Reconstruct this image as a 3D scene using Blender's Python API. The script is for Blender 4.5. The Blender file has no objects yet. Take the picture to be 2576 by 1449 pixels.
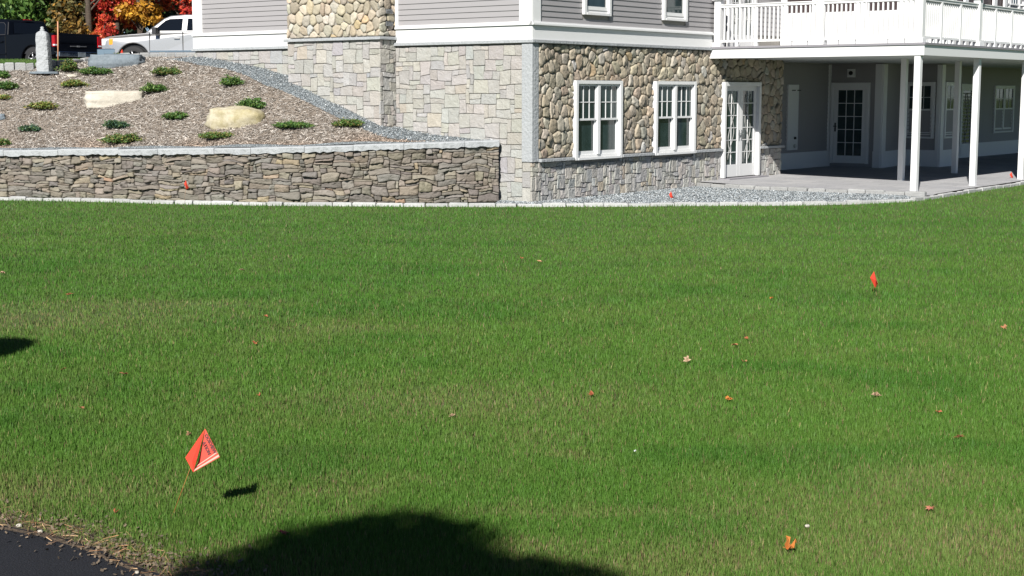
import bpy, bmesh, math, random
import numpy as np
from mathutils import Vector, Matrix, noise as mnoise
PI = math.pi
R = math.radians
random.seed(7); rng = np.random.default_rng(11)
sc = bpy.context.scene
COL = sc.collection

# ------------------------------------------------------------------ camera
F = 3750.0; H0 = 2.1; PITCH = math.atan(492 / 3750.0)      # focal length in units of a 2576 wide picture
cam = bpy.data.cameras.new('camera'); cam_o = bpy.data.objects.new('camera', cam); COL.objects.link(cam_o)
cam.sensor_width = 36; cam.lens = 36 * F / 2576; cam.clip_end = 3000; cam.clip_start = .05
cam_o.location = (0, 0, H0); cam_o.rotation_euler = (PI / 2 - PITCH, 0, 0)
sc.camera = cam_o
# ------------------------------------------------------------------ world, sun, exposure
SUN_AZ = R(16); SUN_EL = R(35.7)
w = bpy.data.worlds.new('World'); sc.world = w; w.use_nodes = True
nt = w.node_tree; bg = nt.nodes['Background']
sky = nt.nodes.new('ShaderNodeTexSky'); sky.sky_type = 'NISHITA'; sky.sun_disc = False
sky.altitude = 3500; sky.air_density = .75; sky.dust_density = .2; sky.sun_elevation = SUN_EL; sky.sun_rotation = PI + SUN_AZ
nt.links.new(sky.outputs[0], bg.inputs[0]); bg.inputs[1].default_value = 0.05
sl = bpy.data.lights.new('sun', 'SUN'); sl.energy = 5.0; sl.angle = R(.53); sl.color = (1, .968, .92)
so = bpy.data.objects.new('sun', sl); COL.objects.link(so)
sd = Vector((-math.sin(SUN_AZ) * math.cos(SUN_EL), -math.cos(SUN_AZ) * math.cos(SUN_EL), math.sin(SUN_EL)))
so.rotation_euler = sd.to_track_quat('Z', 'Y').to_euler(); so.location = (-5, -10, 20)
sc.view_settings.view_transform = 'Standard'; sc.view_settings.look = 'None'
sc.view_settings.exposure = 0.47; sc.view_settings.gamma = 1
sc.cycles.max_bounces = 6; sc.cycles.diffuse_bounces = 1

# ------------------------------------------------------------------ surveying helpers
cp, sp = math.cos(PITCH), math.sin(PITCH)
def ray(x, y):
    u = (x - 1288) / F; v = -(y - 724.5) / F
    return (u, cp + v * sp, -sp + v * cp)
def onz(x, y, z=0.0):
    d = ray(x, y); k = (z - H0) / d[2]; return (d[0] * k, d[1] * k, z)
def ony(x, y, Y):
    d = ray(x, y); k = Y / d[1]; return (d[0] * k, Y, H0 + d[2] * k)
CX, CY = onz(1337, 507, .03)[:2]                            # the front corner of the house
TH = R(37.9); Bx, By = math.sin(TH), math.cos(TH); Ax, Ay = -By, Bx
def W(a, b, z=0.0): return (CX + a * Ax + b * Bx, CY + a * Ay + b * By, z)
def toab(x, y):
    x -= CX; y -= CY; return (x * Ax + y * Ay, x * Bx + y * By)
def onA(x, y, b=0.0):
    d = ray(x, y); k = (b + CX * Bx + CY * By) / (d[0] * Bx + d[1] * By)
    return toab(d[0] * k, d[1] * k)[0], H0 + d[2] * k
def onB(x, y, a=0.0):
    d = ray(x, y); k = (a + CX * Ax + CY * Ay) / (d[0] * Ax + d[1] * Ay)
    return toab(d[0] * k, d[1] * k)[1], H0 + d[2] * k

# ------------------------------------------------------------------ object helpers
def tag(o, label=None, cat=None, group=None, kind=None):
    if label: o['label'] = label
    if cat: o['category'] = cat
    if group: o['group'] = group
    if kind: o['kind'] = kind
    return o
def empty(name, loc=(0, 0, 0), rz=0, label=None, cat=None, group=None):
    o = bpy.data.objects.new(name, None); COL.objects.link(o); o.location = loc; o.rotation_euler = (0, 0, rz)
    o.empty_display_size = .2
    return tag(o, label, cat, group)
class MB:
    def __init__(s): s.v = []; s.f = []; s.c = []; s.sm = []; s.m = []
    def poly(s, pts, col=(1, 1, 1), smooth=False, m=0):
        n = len(s.v); s.v += [tuple(p) for p in pts]; s.f.append(tuple(range(n, n + len(pts)))); s.c.append(col); s.sm.append(smooth); s.m.append(m)
    def add(s, vs, fs, col=(1, 1, 1), smooth=False, m=0):
        n = len(s.v); s.v += [tuple(p) for p in vs]
        for f in fs: s.f.append(tuple(i + n for i in f)); s.c.append(col); s.sm.append(smooth); s.m.append(m)
    def box(s, p0, p1, fn=None, col=(1, 1, 1), m=0):
        x0, y0, z0 = p0; x1, y1, z1 = p1
        vs = [(x0, y0, z0), (x1, y0, z0), (x1, y1, z0), (x0, y1, z0), (x0, y0, z1), (x1, y0, z1), (x1, y1, z1), (x0, y1, z1)]
        if fn: vs = [fn(*p) for p in vs]
        s.add(vs, [(0, 3, 2, 1), (4, 5, 6, 7), (0, 1, 5, 4), (1, 2, 6, 5), (2, 3, 7, 6), (3, 0, 4, 7)], col, False, m)
    def tube(s, pts, r, n=6, col=(1, 1, 1), smooth=True, cap=True, m=0):
        rs = r if isinstance(r, (list, tuple)) else [r] * len(pts); rings = []
        base = len(s.v)
        for i, p in enumerate(pts):
            p = Vector(p); a = Vector(pts[max(i - 1, 0)]); b = Vector(pts[min(i + 1, len(pts) - 1)])
            t = (b - a).normalized(); q = t.orthogonal().normalized() if i == 0 else (s._q - t * s._q.dot(t)).normalized(); s._q = q
            r2 = t.cross(q)
            for k in range(n):
                an = 2 * PI * k / n; s.v.append(tuple(p + (q * math.cos(an) + r2 * math.sin(an)) * rs[i]))
        for i in range(len(pts) - 1):
            for k in range(n):
                a0 = base + i * n + k; a1 = base + i * n + (k + 1) % n
                s.f.append((a0, a1, a1 + n, a0 + n)); s.c.append(col); s.sm.append(smooth); s.m.append(m)
        if cap:
            s.f.append(tuple(base + k for k in range(n))[::-1]); s.c.append(col); s.sm.append(False); s.m.append(m)
            s.f.append(tuple(base + (len(pts) - 1) * n + k for k in range(n))); s.c.append(col); s.sm.append(False); s.m.append(m)
    def build(s, name, mat, parent=None, bevel=0, fix=False, seg=2):
        me = bpy.data.meshes.new(name); me.from_pydata(s.v, [], s.f); 
        ms = mat if isinstance(mat, (list, tuple)) else [mat]
        for m_ in ms: me.materials.append(m_)
        me.polygons.foreach_set('use_smooth', s.sm)
        if len(ms) > 1: me.polygons.foreach_set('material_index', s.m)
        at = me.color_attributes.new('Col', 'FLOAT_COLOR', 'CORNER')
        ln = np.empty(len(me.polygons), dtype=np.int32); me.polygons.foreach_get('loop_total', ln)
        cc = np.ones((len(s.c), 4), dtype=np.float32); cc[:, :3] = np.array(s.c, dtype=np.float32)
        at.data.foreach_set('color', np.repeat(cc, ln, axis=0).ravel())
        if fix:
            bm = bmesh.new(); bm.from_mesh(me); bmesh.ops.remove_doubles(bm, verts=bm.verts, dist=1e-5)
            bmesh.ops.recalc_face_normals(bm, faces=bm.faces); bm.to_mesh(me); bm.free()
        me.update()
        o = bpy.data.objects.new(name, me); COL.objects.link(o)
        if parent: o.parent = parent
        if bevel:
            bv = o.modifiers.new('bevel', 'BEVEL'); bv.width = bevel; bv.segments = seg; bv.limit_method = 'ANGLE'; bv.angle_limit = R(35)
        return o
def np_mesh(name, V, Fc, cols, mat, parent=None, vsize=3, smooth=False):
    """V (n,3), faces (m,vsize), cols per vertex (n,3)"""
    me = bpy.data.meshes.new(name); n = len(V); m = len(Fc)
    me.vertices.add(n); me.vertices.foreach_set('co', np.ascontiguousarray(V, dtype=np.float32).ravel())
    me.loops.add(m * vsize); me.loops.foreach_set('vertex_index', np.ascontiguousarray(Fc, dtype=np.int32).ravel())
    me.polygons.add(m); me.polygons.foreach_set('loop_start', np.arange(0, m * vsize, vsize, dtype=np.int32))
    try: me.polygons.foreach_set('loop_total', np.full(m, vsize, dtype=np.int32))
    except Exception: pass
    if smooth: me.polygons.foreach_set('use_smooth', np.ones(m, dtype=bool))
    me.update(calc_edges=True)
    at = me.color_attributes.new('Col', 'FLOAT_COLOR', 'POINT')
    cc = np.ones((n, 4), dtype=np.float32); cc[:, :3] = cols; at.data.foreach_set('color', cc.ravel())
    me.materials.append(mat); o = bpy.data.objects.new(name, me); COL.objects.link(o)
    if parent: o.parent = parent
    return o

# ------------------------------------------------------------------ materials
def mat(name, col=(.5, .5, .5), rough=.6, metal=0, spec=.5, attr=False, n1=None, n2=None, bump=0, bscale=20, coat=0, trans=0, var=.0, vscale=3.0):
    """procedural: base (or mesh colour attribute) x broad noise x fine noise, with bump"""
    m = bpy.data.materials.new(name); m.use_nodes = True; t = m.node_tree; b = t.nodes['Principled BSDF']
    b.inputs['Roughness'].default_value = rough; b.inputs['Metallic'].default_value = metal
    b.inputs['Specular IOR Level'].default_value = spec; b.inputs['Coat Weight'].default_value = coat
    tc = t.nodes.new('ShaderNodeTexCoord')
    def rgb(c):
        n = t.nodes.new('ShaderNodeRGB'); n.outputs[0].default_value = (*c, 1); return n.outputs[0]
    cur = rgb(col)
    if attr:
        a = t.nodes.new('ShaderNodeAttribute'); a.attribute_name = 'Col'
        mx = t.nodes.new('ShaderNodeMix'); mx.data_type = 'RGBA'; mx.blend_type = 'MULTIPLY'; mx.inputs[0].default_value = 1
        t.links.new(cur, mx.inputs[6]); t.links.new(a.outputs['Color'], mx.inputs[7]); cur = mx.outputs[2]
    for k, spec_ in enumerate((n1, n2)):
        if not spec_: continue
        sc_, amt, c2 = spec_
        nz = t.nodes.new('ShaderNodeTexNoise'); nz.inputs['Scale'].default_value = sc_; nz.inputs['Detail'].default_value = 5; nz.inputs['Roughness'].default_value = .6
        t.links.new(tc.outputs['Object'], nz.inputs['Vector'])
        cr = t.nodes.new('ShaderNodeMapRange'); cr.inputs[1].default_value = .35; cr.inputs[2].default_value = .65; cr.inputs[3].default_value = 0; cr.inputs[4].default_value = amt
        t.links.new(nz.outputs[0], cr.inputs[0])
        mx = t.nodes.new('ShaderNodeMix'); mx.data_type = 'RGBA'; mx.blend_type = 'MULTIPLY'
        t.links.new(cr.outputs[0], mx.inputs[0]); t.links.new(cur, mx.inputs[6]); mx.inputs[7].default_value = (*c2, 1); cur = mx.outputs[2]
    t.links.new(cur, b.inputs['Base Color'])
    if bump:
        nz = t.nodes.new('ShaderNodeTexNoise'); nz.inputs['Scale'].default_value = bscale; nz.inputs['Detail'].default_value = 4
        t.links.new(tc.outputs['Object'], nz.inputs['Vector'])
        bp = t.nodes.new('ShaderNodeBump'); bp.inputs['Strength'].default_value = bump; bp.inputs['Distance'].default_value = .02
        t.links.new(nz.outputs[0], bp.inputs['Height']); t.links.new(bp.outputs[0], b.inputs['Normal'])
    if trans:
        tr = t.nodes.new('ShaderNodeBsdfTranslucent'); t.links.new(cur, tr.inputs[0]); ms = t.nodes.new('ShaderNodeMixShader')
        ms.inputs[0].default_value = trans; t.links.new(b.outputs[0], ms.inputs[1]); t.links.new(tr.outputs[0], ms.inputs[2])
        t.links.new(ms.outputs[0], t.nodes['Material Output'].inputs[0])
    return m
M = {}
M['white'] = mat('white_trim', (.80, .80, .79), .45, n1=(2, .12, (.9, .9, .88)))
M['siding'] = mat('grey_siding', (.335, .322, .325), .6, n1=(1.5, .15, (.9, .9, .9)), n2=(25, .08, (.85, .85, .85)))
M['granite'] = mat('granite', (.44, .455, .46), .8, n1=(3, .3, (.8, .82, .84)), n2=(60, .45, (.55, .57, .6)), bump=1, bscale=18)
M['stone'] = mat('veneer_stone', (1, 1, 1), .85, attr=True, n1=(7, .35, (.78, .74, .68)), n2=(45, .35, (.72, .70, .68)), bump=.7, bscale=30)
M['mortar'] = mat('mortar', (.33, .31, .28), .95, n1=(20, .4, (.6, .6, .6)))
M['mortar_dark'] = mat('dark_joint', (.07, .06, .046), .95)
M['glass'] = mat('window_glass', (.035, .06, .064), .04, spec=.6, n1=(1.7, .9, (.35, .45, .45)))
M['lace'] = mat('etched_glass', (.42, .42, .40), .5, n1=(9, .8, (.45, .45, .45)))
M['soffit'] = mat('soffit', (.55, .58, .56), .6)
M['dgrey'] = mat('deck_board', (.27, .26, .28), .7, n1=(6, .2, (.8, .8, .8)))
M['black'] = mat('black_metal', (.02, .02, .02), .4)
M['paver'] = mat('bluestone_paving', (.36, .355, .36), .8, n1=(1.2, .35, (.75, .75, .78)), n2=(30, .25, (.8, .8, .8)), bump=.3)
M['soil'] = mat('lawn_soil', (.085, .135, .030), .95, n1=(.5, .6, (1.2, .95, .9)), n2=(14, .6, (.65, .7, .65)), bump=.8, bscale=40)
M['mulch'] = mat('mulch_base', (.34, .29, .24), .95, n1=(2, .4, (.8, .75, .7)), n2=(30, .7, (.4, .38, .36)), bump=1, bscale=45)
M['gravelm'] = mat('gravel_base', (.31, .345, .36), .9, n1=(4, .3, (.8, .8, .8)), n2=(55, .8, (.35, .38, .4)), bump=1, bscale=60)
M['chip'] = mat('chips', (1, 1, 1), .85, attr=True)
M['grass'] = mat('grass_blades', (1, 1, 1), .55, attr=True, spec=.3, trans=.2)
M['leaf'] = mat('leaves', (1, 1, 1), .5, attr=True, spec=.4, trans=.25)
M['bark'] = mat('bark', (.10, .075, .055), .9, n1=(6, .6, (.5, .5, .5)), bump=1)
M['asphalt'] = mat('asphalt', (.009, .011, .018), .85, n1=(2.5, .5, (.6, .6, .65)), n2=(90, .8, (.35, .35, .35)), bump=.8, bscale=120)
M['drive'] = mat('driveway', (.10, .10, .10), .9, n1=(3, .3, (.8, .8, .8)))
M['slate'] = mat('slate_rock', (.21, .245, .27), .75, n1=(3, .5, (.7, .75, .8)), n2=(22, .5, (.55, .58, .6)), bump=1, bscale=9)
M['boulder'] = mat('cream_boulder', (.56, .515, .40), .85, n1=(2.6, .85, (.66, .62, .40)), n2=(16, .6, (.68, .64, .54)), bump=1, bscale=9)
M['slab'] = mat('cream_slab', (.60, .56, .48), .85, n1=(2.5, .6, (.7, .68, .64)), n2=(18, .4, (.75, .72, .68)), bump=.9, bscale=9)
M['flag'] = mat('flag_plastic', (.93, .10, .055), .35, trans=.35)
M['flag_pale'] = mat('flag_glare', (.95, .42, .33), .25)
M['ink'] = mat('ink', (.10, .012, .01), .6)
M['wire'] = mat('rusty_wire', (.42, .17, .05), .5)
M['stake'] = mat('wood_stake', (.62, .30, .17), .7)
M['silver'] = mat('silver_paint', (.62, .61, .60), .36, metal=.8, coat=.6)
M['blackp'] = mat('black_paint', (.003, .004, .007), .3, spec=.18, coat=.1)
M['tyre'] = mat('tyre', (.022, .022, .023), .8)
M['rim'] = mat('alloy', (.55, .55, .56), .3, metal=.8)
M['chrome'] = mat('chrome', (.6, .63, .68), .1, metal=1)
M['cglass'] = mat('car_glass', (.006, .008, .012), .05, spec=.45)
M['red'] = mat('red_lens', (.38, .006, .012), .2)
M['amber'] = mat('amber_lens', (.85, .35, .04), .2)
M['lens'] = mat('clear_lens', (.75, .77, .8), .12)
M['plastic'] = mat('dark_plastic', (.03, .03, .033), .6)

# ------------------------------------------------------------------ stonework
def clip(poly, n, d):            # keep p.n <= d
    out = []; L = len(poly)
    for i in range(L):
        p, q = poly[i], poly[(i + 1) % L]
        sp_ = p[0] * n[0] + p[1] * n[1] - d; sq = q[0] * n[0] + q[1] * n[1] - d
        if sp_ <= 0: out.append(p)
        if (sp_ < 0 < sq) or (sq < 0 < sp_):
            t = sp_ / (sp_ - sq); out.append((p[0] + (q[0] - p[0]) * t, p[1] + (q[1] - p[1]) * t))
    return out
def area(p): return abs(sum(p[i][0] * p[(i + 1) % len(p)][1] - p[(i + 1) % len(p)][0] * p[i][1] for i in range(len(p)))) / 2
def cut_holes(p, holes):
    for (u0, u1, v0, v1) in holes:
        us = [q[0] for q in p]; vs = [q[1] for q in p]
        if not p or max(us) <= u0 or min(us) >= u1 or max(vs) <= v0 or min(vs) >= v1: continue
        c = [clip(p, (1, 0), u0), clip(p, (-1, 0), -u1), clip(p, (0, 1), v0), clip(p, (0, -1), -v1)]
        c = [q for q in c if len(q) > 2]
        p = max(c, key=area) if c else []
        if not p or area(p) < .0012: return []
    return p
def voronoi(u0, u1, v0, v1, s, asp=1.0, jit=.42, rs=random):
    """jittered hexagonal seeds -> convex cells; asp stretches cells along u"""
    su = s * asp; pts = {}
    nu = int((u1 - u0) / su) + 3; nv = int((v1 - v0) / s) + 3
    for j in range(-1, nv):
        for i in range(-1, nu):
            pts[i, j] = (u0 + (i + .5 * (j % 2) + rs.uniform(-jit, jit)) * su, v0 + (j + rs.uniform(-jit, jit)) * s)
    out = []
    for (i, j), p in pts.items():
        c = [(u0, v0), (u1, v0), (u1, v1), (u0, v1)]
        for dj in range(-2, 3):
            for di in range(-2, 3):
                q = pts.get((i + di, j + dj))
                if q is None or (di == 0 and dj == 0): continue
                n = (q[0] - p[0], (q[1] - p[1])); mid = ((p[0] + q[0]) / 2, (p[1] + q[1]) / 2)
                # anisotropic metric
                n = (n[0] / asp / asp, n[1]); c = clip(c, n, mid[0] * n[0] + mid[1] * n[1])
                if len(c) < 3: break
            if len(c) < 3: break
        if len(c) > 2 and area(c) > .003 * (s / .2) ** 2: out.append(c)
    return out
def ashlar(u0, u1, v0, v1, g, wr, hr, warp=.02, rs=random, gv=None):
    gv = gv or g; nu = max(1, round((u1 - u0) / g)); nv = max(1, round((v1 - v0) / gv)); gu = (u1 - u0) / nu; gv = (v1 - v0) / nv
    occ = np.zeros((nu, nv), bool); cells = []
    off = rs.uniform(0, 100)
    def wp(i, j):
        u = u0 + i * gu; v = v0 + j * gv
        k = warp; du = mnoise.noise(Vector((u * 3.1 + off, v * 3.7, 0))) * k * 2.2; dv = mnoise.noise(Vector((u * 2.3 + off, v * 4.1, 9))) * k * 2.6
        if i in (0, nu): du = 0
        if j in (0, nv): dv = 0
        return (u + du, v + dv)
    for j in range(nv):
        for i in range(nu):
            if occ[i, j]: continue
            w_ = rs.randint(*wr); h_ = rs.randint(*hr)
            while w_ > 1 and (i + w_ > nu or occ[i:i + w_, j].any()): w_ -= 1
            while h_ > 1 and (j + h_ > nv or occ[i:i + w_, j:j + h_].any()): h_ -= 1
            occ[i:i + w_, j:j + h_] = True
            pts = [wp(i, j)] + [wp(i + k, j) for k in range(1, w_)] + [wp(i + w_, j)] + [wp(i + w_, j + k) for k in range(1, h_)] \
                + [wp(i + w_, j + h_)] + [wp(i + k, j + h_) for k in range(w_ - 1, 0, -1)] + [wp(i, j + h_)] + [wp(i, j + k) for k in range(h_ - 1, 0, -1)]
            cells.append(pts)
    return cells
def stones(mb, cells, fn, pal, gap=.012, h=.05, soft=.25, rough=.012, holes=(), hv=.3, round_=1, smooth=True, bri=.12):
    """turn cells in (u,v) into raised stones; fn(u,v,depth)->world"""
    for c in cells:
        c = cut_holes(c, holes)
        if len(c) < 3: continue
        cx = sum(p[0] for p in c) / len(c); cy = sum(p[1] for p in c) / len(c)
        su = max(p[0] for p in c) - min(p[0] for p in c); sv = max(p[1] for p in c) - min(p[1] for p in c)
        if su < gap * 2.5 or sv < gap * 2.5: continue
        q = [(cx + (x - cx) * (1 - gap * 1.0 / max(su / 2, .02)), cy + (y - cy) * (1 - gap * 1.0 / max(sv / 2, .02))) for x, y in c]
        if len(q) < 4:
            q = [q[0], ((q[0][0] + q[1][0]) / 2, (q[0][1] + q[1][1]) / 2), q[1], q[2]]
        for _ in range(round_):
            q2 = []
            for i in range(len(q)):
                a, b = q[i], q[(i + 1) % len(q)]; k = .25 if _ else soft
                q2 += [(a[0] + (b[0] - a[0]) * k, a[1] + (b[1] - a[1]) * k), (b[0] - (b[0] - a[0]) * k, b[1] - (b[1] - a[1]) * k)]
            q = q2
        n = len(q); hh = h * (1 + random.uniform(-hv, hv)); tu = random.uniform(-1, 1) * rough * 1.2 / max(su, .1); tv = random.uniform(-1, 1) * rough * 1.2 / max(sv, .1)
        sd_ = random.uniform(0, 90)
        base = random.choice(pal); k = 1 + random.uniform(-bri, bri); col = tuple(min(1, x * k * (1 + random.uniform(-.03, .03))) for x in base)
        vs = []; ins = ((1, 0), (.985, .62), (.90, .93), (.62, 1.0)) if smooth else ((1, 0), (.985, .8), (.93, 1.0), (.6, 1.0))
        for sc_, dp in ins:
            for (x, y) in q:
                u = cx + (x - cx) * sc_; v = cy + (y - cy) * sc_
                d = hh * dp + ((u - cx) * tu + (v - cy) * tv) * dp
                if dp > .5: d += rough * mnoise.noise(Vector((u * 14 + sd_, v * 14, sd_)))
                vs.append(fn(u, v, d))
        vs.append(fn(cx, cy, hh * 1.02 + rough * mnoise.noise(Vector((sd_, 2, sd_)))))
        fs = []
        for r_ in range(3):
            for i in range(n): fs.append((r_ * n + i, r_ * n + (i + 1) % n, (r_ + 1) * n + (i + 1) % n, (r_ + 1) * n + i))
        for i in range(n): fs.append((3 * n + i, 3 * n + (i + 1) % n, 4 * n))
        mb.add(vs, fs, col, smooth)
PAL_FIELD = [(.40, .345, .26), (.43, .375, .285), (.37, .325, .25), (.44, .39, .305), (.35, .31, .24), (.40, .36, .29), (.42, .35, .255), (.45, .41, .345), (.39, .33, .255), (.36, .34, .285)]
PAL_FIELD = PAL_FIELD * 4 + [(.45, .35, .22), (.50, .49, .46)]
PAL_ASH = [(.432, .42, .388), (.44, .428, .392), (.42, .412, .388), (.415, .41, .395), (.43, .424, .405), (.45, .434, .395), (.412, .405, .383), (.436, .42, .385)] * 4 + [(.46, .42, .365), (.41, .415, .42)]
PAL_ASHB = [(.43, .42, .39), (.41, .405, .385), (.445, .43, .385), (.42, .42, .415), (.45, .435, .40), (.395, .395, .385)] * 3 + [(.46, .41, .33)]
PAL_DRY = [(.24, .21, .165), (.22, .195, .16), (.195, .175, .15), (.27, .235, .18), (.21, .197, .175), (.24, .222, .195), (.175, .158, .14), (.28, .25, .205), (.23, .20, .165)] * 7 + [(.34, .28, .19), (.30, .20, .14), (.30, .24, .17)]

# ------------------------------------------------------------------ terrain heights
ctrl = []
def cpt(x, y, z): ctrl.append((x, y, z))
WALL = [(-16.5, 30.9), (-13.0, 30.55), (-10.2, 30.2), (-6.5, 29.15), (-4.3, 28.55), (-2.0, 28.52), (-.26, 28.84)]     # face of the retaining wall
def wally(x): return float(np.interp(x, [p[0] for p in WALL], [p[1] for p in WALL]))
def captop(x): return float(np.interp(x, [-16.5, -10.2, -5, -.28], [.93, .95, 1.05, 1.19]))
for x in (-16, -14, -12, -10, -8, -6, -4, -2, -.9, -.4):
    for dy in (.1, .5): cpt(x, wally(x) + dy, captop(x) - .03)
for (px, py) in ((500, 145), (533, 149), (606, 162), (665, 174), (715, 190)):
    a, z = onA(px, py); cpt(*W(a, -.05, z)[:2], z)
for (px, py) in ((739, 213), (808, 249), (876, 279), (940, 309)):
    a, z = onA(px, py, -.5); cpt(*W(a, -.55, z)[:2], z)
for (px, py) in ((1000, 321), (1086, 340), (1170, 348), (1245, 353)):
    a, z = onA(px, py); cpt(*W(a, -.05, z)[:2], z)
def _kx(px, Y): return ((px - 1288) / F * Y / cp * .99, Y)
KERB2 = [(-18, 33.9), _kx(-200, 34.0), _kx(90, 34.3), _kx(165, 34.9), _kx(215, 35.7), _kx(280, 36.2), _kx(345, 36.4), _kx(440, 36.6), _kx(520, 36.8)]          # upper kerb line
for (px, py, Y) in ((-150, 183, 34.0), (20, 179, 34.1), (90, 177, 34.2), (165, 166, 34.8), (215, 157, 35.6), (280, 150, 36.0), (345, 147, 36.2), (440, 146, 36.4), (488, 145, 36.5), (345, 152, 35.4), (440, 151, 35.5), (488, 149, 35.5), (280, 158, 35.2)):
    cpt(*ony(px, py, Y))
for x in (-30, -20, -14, -9, -5):
    cpt(x, 37.5, 2.88); cpt(x, 40, 2.95); cpt(x, 44, 2.75); cpt(x, 52, 2.72); cpt(x, 60, 2.75); cpt(x, 90, 2.9)
for x in (5, 15, 30): cpt(x, 60, 2.6); cpt(x, 90, 2.8)
cpt(-22, 31, .95); cpt(-22, 34.5, 2.5); cpt(-30, 31, 1.0); cpt(-30, 35, 2.5)
CT = np.array(ctrl); nC = len(CT)
def _phi(r): return r * r * np.log(r + 1e-9)
_K = _phi(np.hypot(CT[:, None, 0] - CT[None, :, 0], CT[:, None, 1] - CT[None, :, 1])) + np.eye(nC) * .15
_P = np.c_[np.ones(nC), CT[:, :2]]
_S = np.linalg.solve(np.block([[_K, _P], [_P.T, np.zeros((3, 3))]]), np.r_[CT[:, 2], 0, 0, 0])
def hill(x, y):
    x = np.asarray(x, float); y = np.asarray(y, float); sh = x.shape; x = x.ravel(); y = y.ravel(); out = np.zeros(len(x))
    for s in range(0, len(x), 20000):
        xs, ys = x[s:s + 20000], y[s:s + 20000]
        out[s:s + 20000] = _phi(np.hypot(xs[:, None] - CT[None, :, 0], ys[:, None] - CT[None, :, 1])) @ _S[:nC] + _S[nC] + _S[nC + 1] * xs + _S[nC + 2] * ys
    cap = np.interp(x, [-12, -10.2, -8.6, -7.8], [2.60, 2.68, 2.93, 2.98]) + .055 * (y - 34.2) * (x < -8.5)
    out = np.where(y > 33.9, np.minimum(out, cap), out); out = np.where(y > 42, np.minimum(out, 2.72), out)
    return out.reshape(sh)
def hz(x, y): return float(hill(np.array([x]), np.array([y]))[0])
def onhill(px, py, ya=30.0, yb=37.5):
    """where the line of sight meets the bank"""
    Ys = np.linspace(ya, yb, 300); d = ray(px, py); k = Ys / d[1]; X = d[0] * k; Z = H0 + d[2] * k; h = hill(X, Ys)
    i = int(np.argmax(Z < h)) if (Z < h).any() else int(np.argmin(abs(Z - h)))
    return (float(X[i]), float(Ys[i]), float(h[i]))
LK = [(-20, 31.3), (-10.1, 29.55), (-8, 29.05), (-6.5, 28.5), (-4.3, 28.05), (-2.0, 27.85), (0, 27.75), (2, 27.85), (3.5, 28.0), (5.2, 28.1), (6.6, 28.45), (7.75, 29.1), (8.5, 30.0), (9.2, 31.0), (10.1, 32.3), (11.1, 33.6), (12.2, 35.1), (15, 39), (20, 46)]
LKx = [p[0] for p in LK]; LKy = [p[1] for p in LK]
def lawny(x): return np.interp(x, LKx, LKy)

# ground sheets
def grid_sheet(name, x0, x1, y0, y1, nx, ny, zf, material, keep=None, kind='structure'):
    xs = np.linspace(x0, x1, nx + 1); ys = np.linspace(y0, y1, ny + 1); X, Y = np.meshgrid(xs, ys, indexing='ij'); Z = zf(X, Y)
    V = np.c_[X.ravel(), Y.ravel(), Z.ravel()]; idx = np.arange((nx + 1) * (ny + 1)).reshape(nx + 1, ny + 1)
    Fc = np.c_[idx[:-1, :-1].ravel(), idx[1:, :-1].ravel(), idx[1:, 1:].ravel(), idx[:-1, 1:].ravel()]
    if keep is not None:
        cx = (X[:-1, :-1] + X[1:, 1:]).ravel() / 2; cy = (Y[:-1, :-1] + Y[1:, 1:]).ravel() / 2; Fc = Fc[keep(cx, cy)]
    o = np_mesh(name, V, Fc, np.ones((len(V), 3)), material, vsize=4, smooth=True); return tag(o, kind=kind)
grid_sheet('lawn', -400, 400, -300, 700, 40, 50, lambda X, Y: X * 0 - .012, M['soil'])
def keep_hill(cx, cy):
    a = (cx - CX) * Ax + (cy - CY) * Ay; b = (cx - CX) * Bx + (cy - CY) * By
    wy = np.interp(cx, [p[0] for p in WALL], [p[1] for p in WALL])
    inside = (b > .25) & (a < 9.4)
    return (~inside) & (a > .35) & (cy > wy + .12) & ~((b > .2) & (a < 9.4))
grid_sheet('mulch_bank', -17, 3.2, 28.2, 42, 150, 110, lambda X, Y: hill(X, Y), M['mulch'], keep_hill)
def keep_far(cx, cy):
    a = (cx - CX) * Ax + (cy - CY) * Ay
    return (a > 9.6)
def far_z(X, Y): return np.maximum(hill(X, Y) + .0, 2.0) - .03 * (Y < 42)
grid_sheet('driveway', -60, 40, 42, 140, 50, 60, lambda X, Y: hill(X, Y) - .02, M['drive'], keep_far)

# retaining wall --------------------------------------------------
rw = empty('retaining_wall', (0, 0, 0), 0, 'long low dry stacked brown stone wall with grey granite capstones, holding the mulch bank', 'retaining wall')
mb = MB(); seg_s = [0]
for i in range(len(WALL) - 1): seg_s.append(seg_s[-1] + math.dist(WALL[i], WALL[i + 1]))
WL = seg_s[-1]
def wall_at(s):
    s = min(max(s, 0), WL)
    for i in range(len(WALL) - 1):
        if s <= seg_s[i + 1] + 1e-6:
            t = (s - seg_s[i]) / (seg_s[i + 1] - seg_s[i]); p, q = WALL[i], WALL[i + 1]
            dx, dy = q[0] - p[0], q[1] - p[1]; L = math.hypot(dx, dy)
            return (p[0] + dx * t, p[1] + dy * t, dy / L, -dx / L)      # point and outward normal (towards the lawn)
def wfn(s, v, d):
    x, y, nx, ny = wall_at(s); top = captop(x) - .115; return (x + nx * d, y + ny * d, v / 1.0 * top)
cells = ashlar(0, WL, 0, 1.0, .06, (2, 8), (1, 3), warp=.038, gv=.044)
stones(mb, cells, wfn, PAL_DRY, gap=.002, h=.062, soft=.18, rough=.035, hv=.5, round_=2, bri=.16)
mb.build('stacked_stone', M['stone'], rw)
mb = MB()
for i in range(60):
    s0, s1 = WL * i / 60, WL * (i + 1) / 60
    p, q = wall_at(s0 + 1e-4), wall_at(s1 - 1e-4)
    mb.poly([(p[0], p[1], -.05), (q[0], q[1], -.05), (q[0], q[1], captop(q[0]) - .11), (p[0], p[1], captop(p[0]) - .11)])
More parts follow.
